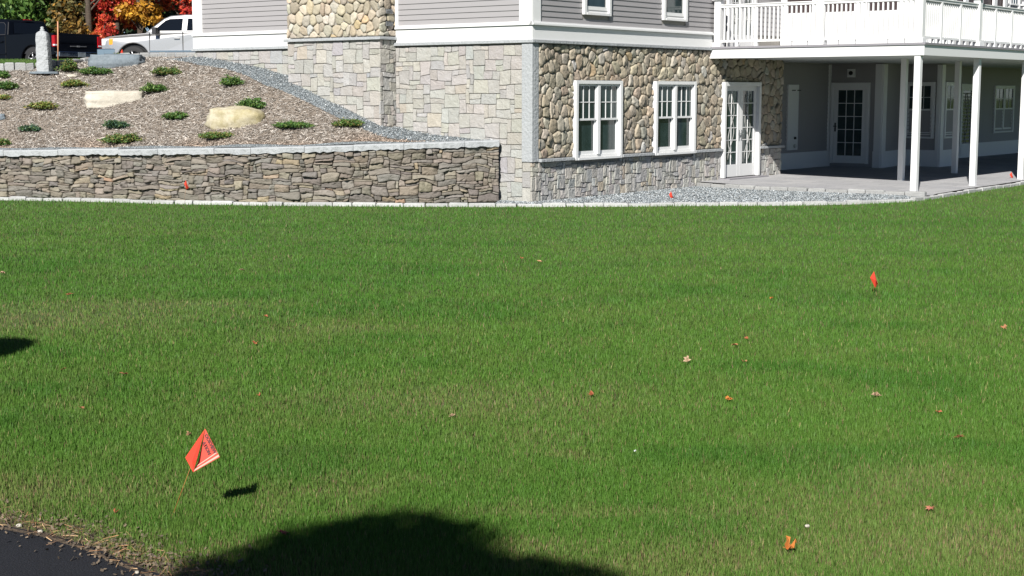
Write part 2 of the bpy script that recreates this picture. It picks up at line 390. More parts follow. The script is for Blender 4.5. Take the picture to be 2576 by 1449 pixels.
x, y, nx, ny = wall_at(WL); mb.poly([(x, y, -.05), (x - nx * .6, y - ny * .6, -.05), (x - nx * .6, y - ny * .6, 1.05), (x, y, 1.05)])
mb.build('wall_core', M['mortar_dark'], rw)
mb = MB(); s = 0
while s < WL - .05:
    L = min(random.uniform(.75, 1.35), WL - s + .06)
    if WL - s - L < .3: L = WL - s + .06
    n = max(3, int(L / .07)); top = []; fr0 = []; fr1 = []; bk = []; bot = []
    dz = random.uniform(-.008, .008)
    for k in range(n + 1):
        x, y, nx, ny = wall_at(s + .004 + (L - .008) * k / n); z = captop(x) + dz; e = .115 + random.uniform(-.008, .008)
        if k in (0, n): e -= .012
        top.append((x + nx * (e - .012), y + ny * (e - .012), z)); fr0.append((x + nx * e, y + ny * e, z - .02)); fr1.append((x + nx * (e + random.uniform(-.02, .014)), y + ny * (e + random.uniform(-.02, .006)), z - .115 + random.uniform(-.016, .018)))
        bk.append((x - nx * .30, y - ny * .30, z)); bot.append((x - nx * .05, y - ny * .05, z - .11))
    for k in range(n):
        for A_, B_ in ((bk, top), (top, fr0), (fr0, fr1), (fr1, bot)): mb.poly([A_[k], B_[k], B_[k + 1], A_[k + 1]])
    for k in (0, n): mb.poly([bk[k], top[k], fr0[k], fr1[k], bot[k]])
    s += L
mb.build('capstone', M['granite'], rw)

# kerbs ----------------------------------------------------------
def kerb(name, line, w, h, L0, zf, wob=.012, col=(1, 1, 1)):
    mb = MB(); P = [Vector((x, y, 0)) for x, y in line]; acc = [0]
    for i in range(len(P) - 1): acc.append(acc[-1] + (P[i + 1] - P[i]).length)
    def at(s):
        i = min(max(int(np.searchsorted(acc, s)) - 1, 0), len(P) - 2); t = (s - acc[i]) / (acc[i + 1] - acc[i]); return P[i].lerp(P[i + 1], t), (P[i + 1] - P[i]).normalized()
    s = 0
    while s < acc[-1] - .1:
        L = random.uniform(*L0); L = min(L, acc[-1] - s); a, t = at(s + .006); b, _ = at(s + L - .006); n = Vector((t.y, -t.x, 0))
        k = random.uniform(.86, 1.1); c = tuple(k * x for x in col)
        z0a, z0b = zf(a.x, a.y), zf(b.x, b.y); hh = h + random.uniform(-wob, wob); ww = w + random.uniform(-wob, wob)
        vs = []
        for lay, (dz, ins) in enumerate(((-.1, 0), (hh * .8, 0), (hh, .02))):
            for p, sgn, zz in ((a, 1, z0a), (b, -1, z0b)):
                for q in (0, 1):
                    o = p + t * (sgn * (ins + random.uniform(0, .006))) + n * ((ww if q == 0 else 0) + (-ins if q == 0 else ins))
                    vs.append((o.x + random.uniform(-.004, .004), o.y + random.uniform(-.004, .004), zz + dz + random.uniform(-.006, .006)))
        fs = []
        for lo in (0, 4):
            for (i, j) in ((0, 1), (1, 3), (3, 2), (2, 0)): fs.append((lo + i, lo + j, lo + 4 + j, lo + 4 + i))
        fs.append((8, 10, 11, 9)); mb.add(vs, fs, c); s += L
    o = mb.build(name, M['stonek'], fix=True); return tag(o, kind='structure')
M['stonek'] = mat('kerb_granite', (.50, .505, .495), .8, attr=True, n1=(6, .4, (.8, .78, .74)), n2=(50, .35, (.7, .7, .7)), bump=.7, bscale=25)
kerb('kerb', LK[:-1], .11, .055, (.32, .52), lambda x, y: 0)
kerb('upper_kerb', KERB2, .14, .13, (.18, .27), lambda x, y: hz(x, y), .018, (.72, .72, .72))
PE = [onz(px, py, .02)[:2] for px, py in ((1760, 469), (1830, 473), (1899, 477), (1994, 481), (2080, 484), (2169, 487), (2293, 492), (2345, 493))]
kerb('patio_edging', [(x, y) for x, y in PE], .12, .085, (.36, .48), lambda x, y: .02, .012, (.72, .72, .72))

# patio and gravel -------------------------------------------------
def patio_z(a): return .13 + .018 * min(a, 0)
mb = MB(); poly = [(x, y) for x, y in PE] + [(x - .12, y + .14) for x, y in LK if 8.4 < x < 19] 
poly += [W(.8, 34)[:2], W(.8, 10)[:2], W(.02, 10)[:2], W(.02, 6.4)[:2]]
vs = []
for (x, y) in poly: a, b = toab(x, y); vs.append((x, y, patio_z(a)))
mb.poly(vs); tag(mb.build('patio', M['paver']), kind='structure')
def pav_joints():
    t = M['paver'].node_tree; tc = t.nodes.new('ShaderNodeTexCoord'); br = t.nodes.new('ShaderNodeTexBrick')
    mp = t.nodes.new('ShaderNodeMapping'); mp.inputs['Rotation'].default_value = (0, 0, TH); t.links.new(tc.outputs['Object'], mp.inputs[0]); t.links.new(mp.outputs[0], br.inputs[0])
    br.inputs['Scale'].default_value = 1; br.inputs['Brick Width'].default_value = .9; br.inputs['Row Height'].default_value = .6; br.inputs['Mortar Size'].default_value = .008
    br.inputs['Color1'].default_value = (.48, .475, .475, 1); br.inputs['Color2'].default_value = (.40, .40, .41, 1); br.inputs['Mortar'].default_value = (.20, .20, .20, 1)
    mx = [n for n in t.nodes if n.type == 'MIX'][0]; t.links.new(br.outputs[0], mx.inputs[6])
pav_joints()
mb = MB()
gp = [(x, y + .1) for x, y in LK if -.6 < x < 8.3]
gp = [(-.32, 27.9)] + gp + [(x, y + .02) for x, y in PE[::-1]] + [W(.03, 7.2)[:2], W(.03, -.02)[:2], W(.9, .0)[:2], (-.27, 28.9)]
mb.poly([(x, y, .012) for x, y in gp]); tag(mb.build('gravel_bed', M['gravelm']), kind='structure')
GP = gp
# gravel strips on the bank (beside the house and behind the capstones)
def strip(name, inner, outer, n=80, m=4, lift=.012):
    mb = MB(); V = []; 
    for i in range(n + 1):
        for j in range(m + 1):
            t = i / n; p = inner(t); q = outer(t); k = j / m; x = p[0] + (q[0] - p[0]) * k; y = p[1] + (q[1] - p[1]) * k; V.append((x, y, hz(x, y) + lift))
    Fs = [(i * (m + 1) + j, (i + 1) * (m + 1) + j, (i + 1) * (m + 1) + j + 1, i * (m + 1) + j + 1) for i in range(n) for j in range(m)]
    mb.add(V, Fs, smooth=True); return tag(mb.build(name, M['gravelm'], fix=True), kind='structure')
def poly_t(pts):
    acc = [0]
    for i in range(len(pts) - 1): acc.append(acc[-1] + math.dist(pts[i], pts[i + 1]))
    def f(t):
        s = t * acc[-1]; return (float(np.interp(s, acc, [p[0] for p in pts])), float(np.interp(s, acc, [p[1] for p in pts])))
    return f
OUTER = [onhill(px, py, 29, 36.2)[:2] for px, py in ((455, 156), (499, 165), (568, 175), (625, 194), (670, 218), (723, 236), (785, 265), (854, 300), (923, 331), (985, 352))]
g_out = poly_t(OUTER + [(-.9, wally(-.9) + .3)])
g_in = poly_t([W(11.2, .1)[:2], W(9.7, .1)[:2], W(6.2, .1)[:2], W(6.1, -.45)[:2], W(4.8, -.45)[:2], W(3.4, -.45)[:2], W(3.35, .1)[:2], W(1.2, .1)[:2], W(.75, .05)[:2]])
strip('gravel_path', g_in, g_out, 90, 6)
strip('gravel_border', lambda t: (-15.5 + 14.9 * t, wally(-15.5 + 14.9 * t) + .22), lambda t: (-15.5 + 14.9 * t, wally(-15.5 + 14.9 * t) + .47), 60, 2, .03)
# asphalt apron, bottom left
ae = [onz(-700, 1170), onz(-300, 1245), onz(0, 1318), onz(120, 1348), onz(235, 1385), onz(330, 1418), onz(430, 1452), onz(640, 1530), onz(900, 1700)]
ASPH = [(p[0] + random.uniform(-.02, .02), p[1] + random.uniform(-.02, .02)) for p in ae]
mb = MB(); mb.poly([(x, y, .003) for x, y in ASPH] + [(-.9, -3, .003), (-12, -3, .003), (-12, 10, .003)]); tag(mb.build('asphalt_drive', M['asphalt']), kind='structure')
M['earth'] = mat('bare_earth', (.13, .095, .062), .95, n1=(5, .5, (.75, .7, .65)), n2=(40, .6, (.5, .48, .45)), bump=1, bscale=60)
mb = MB(); n_e = 60; acc_ = np.r_[0, np.cumsum([math.dist(ASPH[i], ASPH[i + 1]) for i in range(len(ASPH) - 1)])]
prev = None
for i in range(n_e + 1):
    s_ = acc_[-1] * i / n_e; x_ = float(np.interp(s_, acc_, [p[0] for p in ASPH])); y_ = float(np.interp(s_, acc_, [p[1] for p in ASPH])); k_ = random.uniform(.10, .26)
    cur_ = [(x_ - .03, y_ - .04, .004), (x_ + .02 + k_ * .55, y_ + k_ * .85, -.004)]
    if prev: mb.poly([prev[0], cur_[0], cur_[1], prev[1]])
    prev = cur_
tag(mb.build('bare_soil', M['earth']), kind='structure')
def inpoly(x, y, P):
    x = np.asarray(x); y = np.asarray(y); c = np.zeros(x.shape, bool); n = len(P)
    for i in range(n):
        x0, y0 = P[i][:2]; x1, y1 = P[(i + 1) % n][:2]
        if y0 == y1: continue
        k = ((y0 > y) != (y1 > y)) & (x < (x1 - x0) * (y - y0) / (y1 - y0) + x0); c ^= k
    return c
ASPHP = ASPH + [(-.9, -3), (-12, -3), (-12, 10)]
# value noise
_lat = rng.random((256, 256))
def vnoise(x, y, s):
    x = np.asarray(x) / s + 1000; y = np.asarray(y) / s + 1000; xi = np.floor(x).astype(int); yi = np.floor(y).astype(int); fx = x - xi; fy = y - yi
    fx = fx * fx * (3 - 2 * fx); fy = fy * fy * (3 - 2 * fy)
    g = lambda i, j: _lat[(xi + i) % 256, (yi + j) % 256]
    return (g(0, 0) * (1 - fx) + g(1, 0) * fx) * (1 - fy) + (g(0, 1) * (1 - fx) + g(1, 1) * fx) * fy
def fbm(x, y, s): return (vnoise(x, y, s) + .5 * vnoise(x, y + 37, s / 2.1) + .25 * vnoise(x + 11, y, s / 4.3)) / 1.75

# grass blades -----------------------------------------------------
def make_grass():
    N = 1280000
    px = rng.uniform(-760, 3200, N); t = rng.uniform(0, 1, N); py = 455 + (1540 - 455) * t ** 1.0
    u = (px - 1288) / F; v = -(py - 724.5) / F; dy = cp + v * sp; dz = -sp + v * cp; k = -H0 / dz; X = u * k; Y = dy * k
    X = X + rng.normal(0, .02, N); Y = Y + rng.normal(0, .02, N)
    edge = lawny(X) - Y
    ok = (edge > .0) & (Y > 4.5) & ~inpoly(X, Y, ASPHP)
    X, Y, edge = X[ok], Y[ok], edge[ok]
    # distance to the asphalt edge
    da = np.full(len(X), 9.0)
    for i in range(len(ASPH) - 1):
        p, q = np.array(ASPH[i]), np.array(ASPH[i + 1]); e = q - p; tt = np.clip(((X - p[0]) * e[0] + (Y - p[1]) * e[1]) / (e @ e), 0, 1)
        da = np.minimum(da, np.hypot(X - p[0] - e[0] * tt, Y - p[1] - e[1] * tt))
    dryp = fbm(X, Y, 1.5); dry2 = fbm(X + 50, Y * .8, .42)
    thin = .55 * np.clip((dryp - .56) * 3.5, 0, 1) * np.clip(1.15 - Y / 15, .06, 1) + np.clip((dry2 - .64) * 4, 0, .6) * np.clip(1.2 - Y / 13, .05, 1)
    def patch(cx, cy, rx, ry): return np.exp(-(((X - cx) / rx) ** 2 + ((Y - cy) / ry) ** 2))
    for (qx, qy, rx, ry, s_) in ((30, 800, 1.7, .9, .8), (420, 765, 1.0, .25, .6), (870, 825, .7, .22, .45), (1150, 1010, 1.3, .6, .6), (2330, 1200, .5, .35, .5), (2500, 1360, .55, .45, .8), (1500, 1290, .8, .10, .5), (1900, 1400, 1.0, .35, .55), (150, 1240, .9, .35, .6), (820, 1240, .35, .2, .4), (560, 1440, .5, .3, .6)):
        cx, cy, _ = onz(qx, qy); thin = thin + s_ * patch(cx, cy, rx, ry)
    thin = np.clip(thin + np.clip(1 - da / .42, 0, 1) * .95, 0, 1)
    lush = np.clip((fbm(X + 9, Y * 1.6 + 5, 1.1) - .52) * 5, 0, 1) * (1 - thin)
    ok = rng.random(len(X)) > thin * .66
    X, Y, edge, da, thin, lush = [q[ok] for q in (X, Y, edge, da, thin, lush)]
    n = len(X)
    h = rng.uniform(.014, .032, n) * (1 - .35 * thin) * (1 + .35 * lush) * (1 + .010 * Y); h *= np.where(edge < .4, 1.1, 1)
    wd = rng.uniform(.0013, .0025, n) * (1 + .08 * Y)
    an = rng.uniform(0, 2 * PI, n); lean = rng.uniform(.05, .6, n) * h; la = rng.uniform(0, 2 * PI, n)
    dx, dy_ = np.cos(an) * wd, np.sin(an) * wd; z0 = np.full(n, -.012)
    V = np.empty((n, 3, 3)); V[:, 0] = np.c_[X - dx, Y - dy_, z0]; V[:, 1] = np.c_[X + dx, Y + dy_, z0]
    V[:, 2] = np.c_[X + np.cos(la) * lean, Y + np.sin(la) * lean, h]
    g0 = np.array([.068, .184, .020]); g1 = np.array([.106, .244, .036]); yl = np.array([.35, .31, .13]); br = np.array([.25, .19, .10]); dk = np.array([.048, .16, .018])
    r = rng.random(n)[:, None]; c = g0 + (g1 - g0) * r
    big = np.clip((fbm(X + 70, Y * .7, 4.0) - .35) * 3, 0, 1)[:, None]; c = c * (1 - .25 * big) + np.array([.15, .245, .04]) * .25 * big
    c = c * (1 - .5 * lush[:, None]) + dk * .5 * lush[:, None]
    # far grass reads a little more yellow
    k = (np.clip(thin, 0, 1) * .5 * rng.random(n) ** .6)[:, None]; c = c * (1 - k) + yl * k
    q = rng.random(n); s_ = (q < .02 + .22 * thin); c[s_] = br * (.6 + .8 * rng.random((s_.sum(), 1)))
    s_ = (q > .985) & (Y < 15); c[s_] = yl * (.8 + .4 * rng.random((s_.sum(), 1)))
    c *= rng.uniform(.70, 1.22, (n, 1)); fine = np.clip((fbm(X * 1.0 + 31, Y * .7 + 8, .28) - .45) * 3.5, 0, 1)[:, None] * .14; c = c * (1 - fine) + np.array([.20, .19, .065]) * fine
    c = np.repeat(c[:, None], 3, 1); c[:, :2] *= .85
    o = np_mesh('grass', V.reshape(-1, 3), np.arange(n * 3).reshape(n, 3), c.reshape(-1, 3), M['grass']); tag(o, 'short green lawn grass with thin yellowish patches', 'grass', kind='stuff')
make_grass()

def chips(name, X, Y, Z, L, Wd, cols, tilt, label, cat, kind='stuff', lift=.004):
    n = len(X); an = rng.uniform(0, 2 * PI, n); t1 = rng.normal(0, tilt, n); t2 = rng.normal(0, tilt, n)
    u = np.c_[np.cos(an), np.sin(an), t1]; v = np.c_[-np.sin(an), np.cos(an), t2]; P = np.c_[X, Y, Z + lift]
    l = (L * rng.uniform(.5, 1.3, n))[:, None]; w_ = (Wd * rng.uniform(.5, 1.4, n))[:, None]
    V = np.stack([P - u * l - v * w_ * .6, P + u * l - v * w_, P + u * l * .9 + v * w_ * .8, P - u * l + v * w_], 1)
    V[:, :, 2] += rng.uniform(0, lift, (n, 4))
    c = np.repeat(cols[:, None], 4, 1)
    o = np_mesh(name, V.reshape(-1, 3), np.arange(n * 4).reshape(n, 4), c.reshape(-1, 3), M['chip'], vsize=4); return tag(o, label, cat, kind=kind)
def pal_pick(pal, n, var=.2):
    p = np.array(pal)[rng.integers(0, len(pal), n)]; return p * (1 + rng.uniform(-var, var, (n, 1)))
# wood mulch
N = 130000; X = rng.uniform(-15.5, -.4, N); Y = rng.uniform(28.4, 36.5, N)
wy = np.interp(X, [p[0] for p in WALL], [p[1] for p in WALL]); a = (X - CX) * Ax + (Y - CY) * Ay; b = (X - CX) * Bx + (Y - CY) * By
GS = [g_in(t) for t in np.linspace(0, 1, 60)] + [g_out(t) for t in np.linspace(1, 0, 60)]
k2 = np.interp(X, [p[0] for p in KERB2], [p[1] for p in KERB2])
ok = (Y > wy + .45) & ~((b > -.02) & (a < 9.7)) & ~inpoly(X, Y, GS) & (Y < k2)
X, Y = X[ok], Y[ok]; Z = hill(X, Y)
pm = [(.55, .50, .44), (.50, .45, .395), (.62, .57, .51), (.38, .33, .285), (.57, .52, .46), (.70, .65, .59), (.50, .46, .41), (.28, .235, .195)]
c = pal_pick(pm, len(X), .1); wy = np.interp(X, [p[0] for p in WALL], [p[1] for p in WALL])
fr = (np.clip(1 - (Y - wy - .45) / 1.0, 0, 1) * np.clip((fbm(X, Y, 1.2) - .35) * 4, 0, 1))[:, None]; c = c * (1 - fr * .6) + c * np.array([1.0, .72, .52]) * fr * .6
chips('wood_mulch', X, Y, Z, .046, .0055, c, .32, 'shredded grey-brown wood mulch over the bank', 'mulch', lift=.012)
# gravel stones
N = 70000; X = rng.uniform(-15.5, 8, N * 6); Y = rng.uniform(27.5, 36.5, N * 6)
wy = np.interp(X, [p[0] for p in WALL], [p[1] for p in WALL])
in1 = inpoly(X, Y, GS); in2 = (Y > wy + .24) & (Y < wy + .46) & (X < -.6); in3 = inpoly(X, Y, GP)
ok = in1 | in2 | in3; X, Y, in3 = X[ok], Y[ok], in3[ok]; Z = np.where(in3, .014, hill(X, Y) + .014)
pg = [(.35, .39, .41), (.29, .33, .345), (.40, .44, .46), (.19, .215, .225), (.45, .49, .51), (.36, .39, .40), (.66, .69, .70), (.40, .40, .38)]
chips('gravel', X, Y, Z, .0105, .0095, pal_pick(pg, len(X), .12), .35, 'crushed blue-grey gravel beside the house, patio and capstones', 'gravel', lift=.010)
# pine needles and soil crumbs at the asphalt edge
pts = []
for i in range(len(ASPH) - 1):
    p, q = ASPH[i], ASPH[i + 1]; L = math.dist(p, q)
    for k in range(int(L * 170)):
        t = random.random(); pts.append((p[0] + (q[0] - p[0]) * t + random.gauss(.03, .07), p[1] + (q[1] - p[1]) * t + random.gauss(.05, .07)))
pts = np.array(pts); chips('pine_needles', pts[:, 0], pts[:, 1], np.full(len(pts), .006), .035, .0011, pal_pick([(.42, .22, .10), (.34, .20, .10), (.5, .33, .18), (.25, .15, .09)], len(pts)), .15, 'dry orange-brown pine needles along the asphalt edge', 'needles')
pts = pts[rng.random(len(pts)) < .9] + rng.normal(0, .08, (int((rng.random(1)[0] * 0) + 0) or 1, 2)); 
n_ = 1500; i_ = rng.integers(0, len(ASPH) - 1, n_); t_ = rng.random(n_); AP = np.array(ASPH)
X = AP[i_, 0] + (AP[i_ + 1, 0] - AP[i_, 0]) * t_ + rng.normal(.06, .13, n_); Y = AP[i_, 1] + (AP[i_ + 1, 1] - AP[i_, 1]) * t_ + rng.normal(.06, .12, n_)
chips('soil_crumbs', X, Y, np.full(n_, .006), .007, .006, pal_pick([(.16, .12, .08), (.20, .15, .10), (.11, .085, .06), (.13, .10, .07)], n_), .5, 'crumbs of brown soil and grit along the asphalt edge', 'soil')

# ------------------------------------------------------------------ house
house = empty('house', W(0, 0, 0), 0, 'grey clapboard house with white trim on a stone ground floor, with a raised white deck', 'house')
HP = Vector(W(0, 0, 0))
def hl(a, b, z):           # house local coordinates
    x, y, _ = W(a, b, 0); return (x - HP.x, y - HP.y, z)
def hbox(mb, a0, a1, b0, b1, z0, z1, col=(1, 1, 1), m=0): mb.box((a0, b0, z0), (a1, b1, z1), hl, col, m)
fA = lambda off=0: (lambda u, v, d: hl(u, off - d, v))            # facade A: u=a, outwards -b
fB = lambda off=0: (lambda u, v, d: hl(off - d, u, v))            # facade B: u=b, outwards -a
ZT = 7.4
# window and door rectangles on facade B
w1 = (onB(1438, 203)[0], onB(1556, 203)[0], .80, 2.335); w2 = (onB(1640, 205)[0], onB(1742, 205)[0], .80, 2.335)
d1 = (7.09, 8.80, .16, 2.335)
# cores (mortar) 
mb = MB()
hbox(mb, .0, 9.62, .0, 6, -.3, ZT); hbox(mb, .0, 9.62, 6, 10, -.3, ZT)
mb.build('masonry_core', M['mortar'], house)
# ashlar foundation on A
mb = MB()
stones(mb, ashlar(.20, 3.44, 0, 3.0, .093, (2, 4), (1, 3), warp=.016), fA(), PAL_ASH, gap=.0035, h=.035, soft=.10, rough=.010, hv=.15, smooth=False, bri=.07)
mb.build('ashlar_foundation', M['stone'], house); mb = MB()
stones(mb, ashlar(0, .20, 0, .78, .1, (2, 2), (2, 3), warp=.008), fA(), PAL_ASH, gap=.0035, h=.038, soft=.08, rough=.008, hv=.1, smooth=False)
mb.build('ashlar_foundation', M['stone'], house); mb = MB()
stones(mb, ashlar(6.1, 9.62, 1.2, 3.0, .093, (2, 4), (1, 3), warp=.016), fA(), PAL_ASH, gap=.0035, h=.035, soft=.10, rough=.010, hv=.15, smooth=False, bri=.07)
mb.build('ashlar_foundation', M['stone'], house)
# lower ashlar on B
mb = MB()
for (q0, q1) in ((-.038, d1[0]), (d1[1], 10.0)):
    mb = MB()
    cellsB = ashlar(q0, q1, -.05, .77, .10, (1, 2), (1, 3), warp=.016, gv=.09)
    stones(mb, cellsB, fB(), PAL_ASHB, gap=.0035, h=.04, soft=.12, rough=.014, hv=.3, holes=[(w1[0] + .0, w1[1], .70, 3), (w2[0], w2[1], .70, 3), (d1[0], d1[1], -.2, 3)], smooth=False)
    mb.build('stone_base', M['stone'], house)
# fieldstone on B
mb = MB()
stones(mb, voronoi(.155, 10.0, .84, 3.02, .215, .95), fB(), PAL_FIELD, gap=.003, h=.052, soft=.2, rough=.028, hv=.35, holes=[w1, w2, d1], round_=2, bri=.17)
mb.build('fieldstone_wall', M['stone'], house)
# damp course line and patio step at the french door
mb = MB(); hbox(mb, -.05, 0, -.04, 10.0, -.3, -.08); hbox(mb, -.30, -.02, 7.05, 8.9, .0, .15); mb.build('door_step', M['dgrey'], house)
# granite corner post, ledges
mb = MB()
hbox(mb, -.055, .20, -.055, .0, .78, 3.03); hbox(mb, -.055, 0, 0, .155, .78, 3.03)
mb.build('granite_corner', M['granite'], house, bevel=.01)
mb = MB()
hbox(mb, 0.0, 3.47, -.09, 0, 3.03, 3.09); hbox(mb, -.10, 0, -.09, 6.58, 3.03, 3.09); mb.build('stone_ledge', M['granite'], house, bevel=.008)
for bx_ in ((6.05, 9.66, -.09, 0, 3.03, 3.09), (-.12, 0, .155, w1[0] - .03, .775, .835), (-.12, 0, w1[1] + .03, w2[0] - .03, .775, .835), (-.12, 0, w2[1] + .03, d1[0] - .02, .775, .835), (-.12, 0, d1[1] + .02, 10.02, .775, .835)):
    mb = MB(); hbox(mb, *bx_); mb.build('stone_ledge', M['granite'], house, bevel=.008)
# white water-table band, moulding, corner boards
mb = MB()
hbox(mb, 9.33, 9.64, -.045, 0, 3.43, ZT)
for (a0, a1) in ((6.12, 9.64), (-.05, 3.42)):
    if a0 < 0: mb.build('white_trim', M['white'], house, bevel=.004, seg=1); mb = MB()
    hbox(mb, a0, a1, -.05, 0, 3.09, 3.36); hbox(mb, a0 - .02, a1, -.085, 0, 3.36, 3.40); hbox(mb, a0 - .01, a1, -.065, 0, 3.40, 3.43)
hbox(mb, -.05, 0, .0, 6.62, 3.09, 3.36); hbox(mb, -.10, 0, -.085, 6.62, 3.36, 3.40); hbox(mb, -.065, 0, -.065, 6.62, 3.40, 3.43)
hbox(mb, -.045, .27, -.045, 0, 3.43, ZT); hbox(mb, -.045, 0, 0, .23, 3.43, ZT)       # corner boards
hbox(mb, 3.36, 3.44, -.045, 0, 3.43, ZT)
mb.build('white_trim', M['white'], house, bevel=.004, seg=1)
# clapboards
def claps(mb, u0, u1, z0, z1, fn, holes=(), e=.107):
    z = z0
    while z < z1:
        zt = min(z + e, z1); spans = [(u0, u1)]
        for (h0, h1, v0, v1) in holes:
            if v0 < zt and v1 > z:
                ns = []
                for s0, s1 in spans:
                    if h0 > s0: ns.append((s0, min(h0, s1)))
                    if h1 < s1: ns.append((max(h1, s0), s1))
                spans = [q for q in ns if q[1] > q[0]]
        for s0, s1 in spans:
            mb.poly([fn(s0, z, .022), fn(s1, z, .022), fn(s1, zt, .006), fn(s0, zt, .006)])
            mb.poly([fn(s0, z, .0), fn(s1, z, .0), fn(s1, z, .022), fn(s0, z, .022)])
        z += e
uw1 = (onB(1463, 39)[0], onB(1531, 39)[0], 3.62, 5.2); uw2 = (onB(1663, 52)[0], onB(1723, 52)[0], 3.62, 5.2)
ud = (7.28, 8.62, 3.12, 5.4)
mb = MB()
claps(mb, 6.1, 9.33, 3.43, ZT, fA()); mb.build('clapboard_siding', M['siding'], house); mb = MB()
claps(mb, .27, 3.36, 3.43, ZT, fA()); mb.build('clapboard_siding', M['siding'], house); mb = MB()
claps(mb, .23, 10.0, 3.43, ZT, fB(), holes=[uw1, uw2, (ud[0] - .1, ud[1] + .1, 3, 5.5)]); 
mb.build('clapboard_siding', M['siding'], house)
# chimney
ch = MB()
c0, c1, cb = 3.44, 6.09, -.5
hbox(ch, c0 + .04, c1 - .04, cb + .04, .0, .4, 9.2)
chim = ch.build('chimney', M['mortar'], house)
ch = MB()
stones(ch, ashlar(c0, c1, 1.0, 3.15, .093, (2, 4), (1, 3), warp=.016), fA(cb + .04), PAL_ASH, gap=.0035, h=.036, soft=.10, rough=.010, hv=.15, smooth=False)
stones(ch, ashlar(cb, 0, 1.0, 3.15, .093, (1, 3), (1, 3), warp=.016), lambda u, v, d: hl(c0 + .04 - d, u, v), PAL_ASH, gap=.004, h=.036, soft=.12, rough=.012, hv=.3, smooth=False)
ch.build('ashlar_base', M['stone'], chim)
ch = MB()
PALC = [tuple(min(1, x * 1.18) for x in p) for p in PAL_FIELD]
stones(ch, voronoi(c0, c1, 3.22, 5.6, .20, .95), fA(cb + .04), PALC, gap=.006, h=.05, soft=.24, rough=.02, hv=.35, round_=2, bri=.2)
stones(ch, voronoi(cb, 0, 3.22, 5.6, .20, .95), lambda u, v, d: hl(c0 + .04 - d, u, v), PALC, gap=.006, h=.05, soft=.24, rough=.02, hv=.35, round_=2, bri=.2)
ch.build('fieldstone_facing', M['stone'], chim)
ch = MB(); hbox(ch, c0 - .06, c1 + .06, cb - .06, 0, 3.15, 3.21); ch.build('stone_ledge', M['granite'], chim, bevel=.008)
for zc in (3.46, 3.71):
    ch = MB(); hbox(ch, c0 - .035, c0 + .0, -.33, -.15, zc - .04, zc + .045)
    g = ch.build('vent_grille', M['plastic'], chim)
    ch.v, ch.f, ch.c, ch.sm, ch.m = [], [], [], [], []
    for k in range(4): hbox(ch, c0 - .05, c0 - .035, -.335, -.145, zc - .035 + k * .024, zc - .026 + k * .024)
    ch.build('slat', M['granite'], chim)

# windows -----------------------------------------------------------
def sash(mb, gl, fn, u0, u1, z0, z1, d, st=.045, nu=0, nz=0, bot=None):
    bot = bot or st
    def bx(m_, a, b, c, e, d0, d1): m_.box((a, c, d0), (b, e, d1), fn)
    bx(mb, u0, u0 + st, z0, z1, d - .035, d); bx(mb, u1 - st, u1, z0, z1, d - .035, d)
    bx(mb, u0 + st, u1 - st, z0, z0 + bot, d - .035, d - .002); bx(mb, u0 + st, u1 - st, z1 - st, z1, d - .035, d - .002)
    for i in range(1, nu): 
        u = u0 + st + (u1 - u0 - 2 * st) * i / nu; bx(mb, u - .009, u + .009, z0 + bot, z1 - st, d - .028, d - .012)
    for i in range(1, nz):
        z = z0 + bot + (z1 - z0 - st - bot) * i / nz; bx(mb, u0 + st, u1 - st, z - .009, z + .009, d - .027, d - .013)
    bx(gl, u0 + st * .5, u1 - st * .5, z0 + bot * .5, z1 - st * .5, d - .034, d - .024)
def dh_window(parent, fn, u0, u1, z0, z1, n=2, name='window', lab=None, casing=.085, out=.10, recess=.04, grid=(3, 2), both=False):
    """double-hung window unit: casing, sill, mullion, upper sash with muntins, lower sash"""
    c = MB(); s = MB(); g = MB()
    def bx(a, b, z_, y_, d0, d1): c.box((a, z_, d0), (b, y_, d1), fn)
    bx(u0, u0 + casing, z0, z1, 0, out); bx(u1 - casing, u1, z0, z1, 0, out)
    bx(u0 + casing, u1 - casing, z1 - casing * .8, z1, 0, out - .002); bx(u0 + casing, u1 - casing, z0, z0 + .05, 0, out + .006)
    bx(u0 + casing, u1 - casing, z0 + .05, z0 + .10, 0, out - .05)
    fr = c.build(name, M['white'], parent, bevel=.003, seg=1)
    if lab: fr['label'] = lab
    ui0, ui1 = u0 + casing, u1 - casing; wd = (ui1 - ui0 - .09 * (n - 1)) / n; zi0, zi1 = z0 + .10, z1 - casing * .8
    for k in range(n):
        a = ui0 + k * (wd + .09); b = a + wd; zm = zi0 + (zi1 - zi0) * .50
        sash(s, g, fn, a, b, zm - .02, zi1, recess + .03, nu=grid[0], nz=grid[1], st=.04)
        sash(s, g, fn, a, b, zi0, zm + .02, recess, st=.045, bot=.07, nu=grid[0] if both else 0, nz=grid[1] if both else 0)
        if k < n - 1: s.box((b, zi0, 0), (b + .09, zi1, out - .02), fn)
    s.build('sash', M['white'], fr); g.build('glass', M['glass'], fr)
    return fr
dh_window(house, fB(), *w1[:2], w1[2] - .03, w1[3], 2, 'double_window', out=.115)
dh_window(house, fB(), *w2[:2], w2[2] - .03, w2[3], 2, 'double_window', out=.115)
dh_window(house, fB(), *uw1, 1, out=.075, grid=(1, 1)); dh_window(house, fB(), *uw2, 1, out=.075, grid=(1, 1))
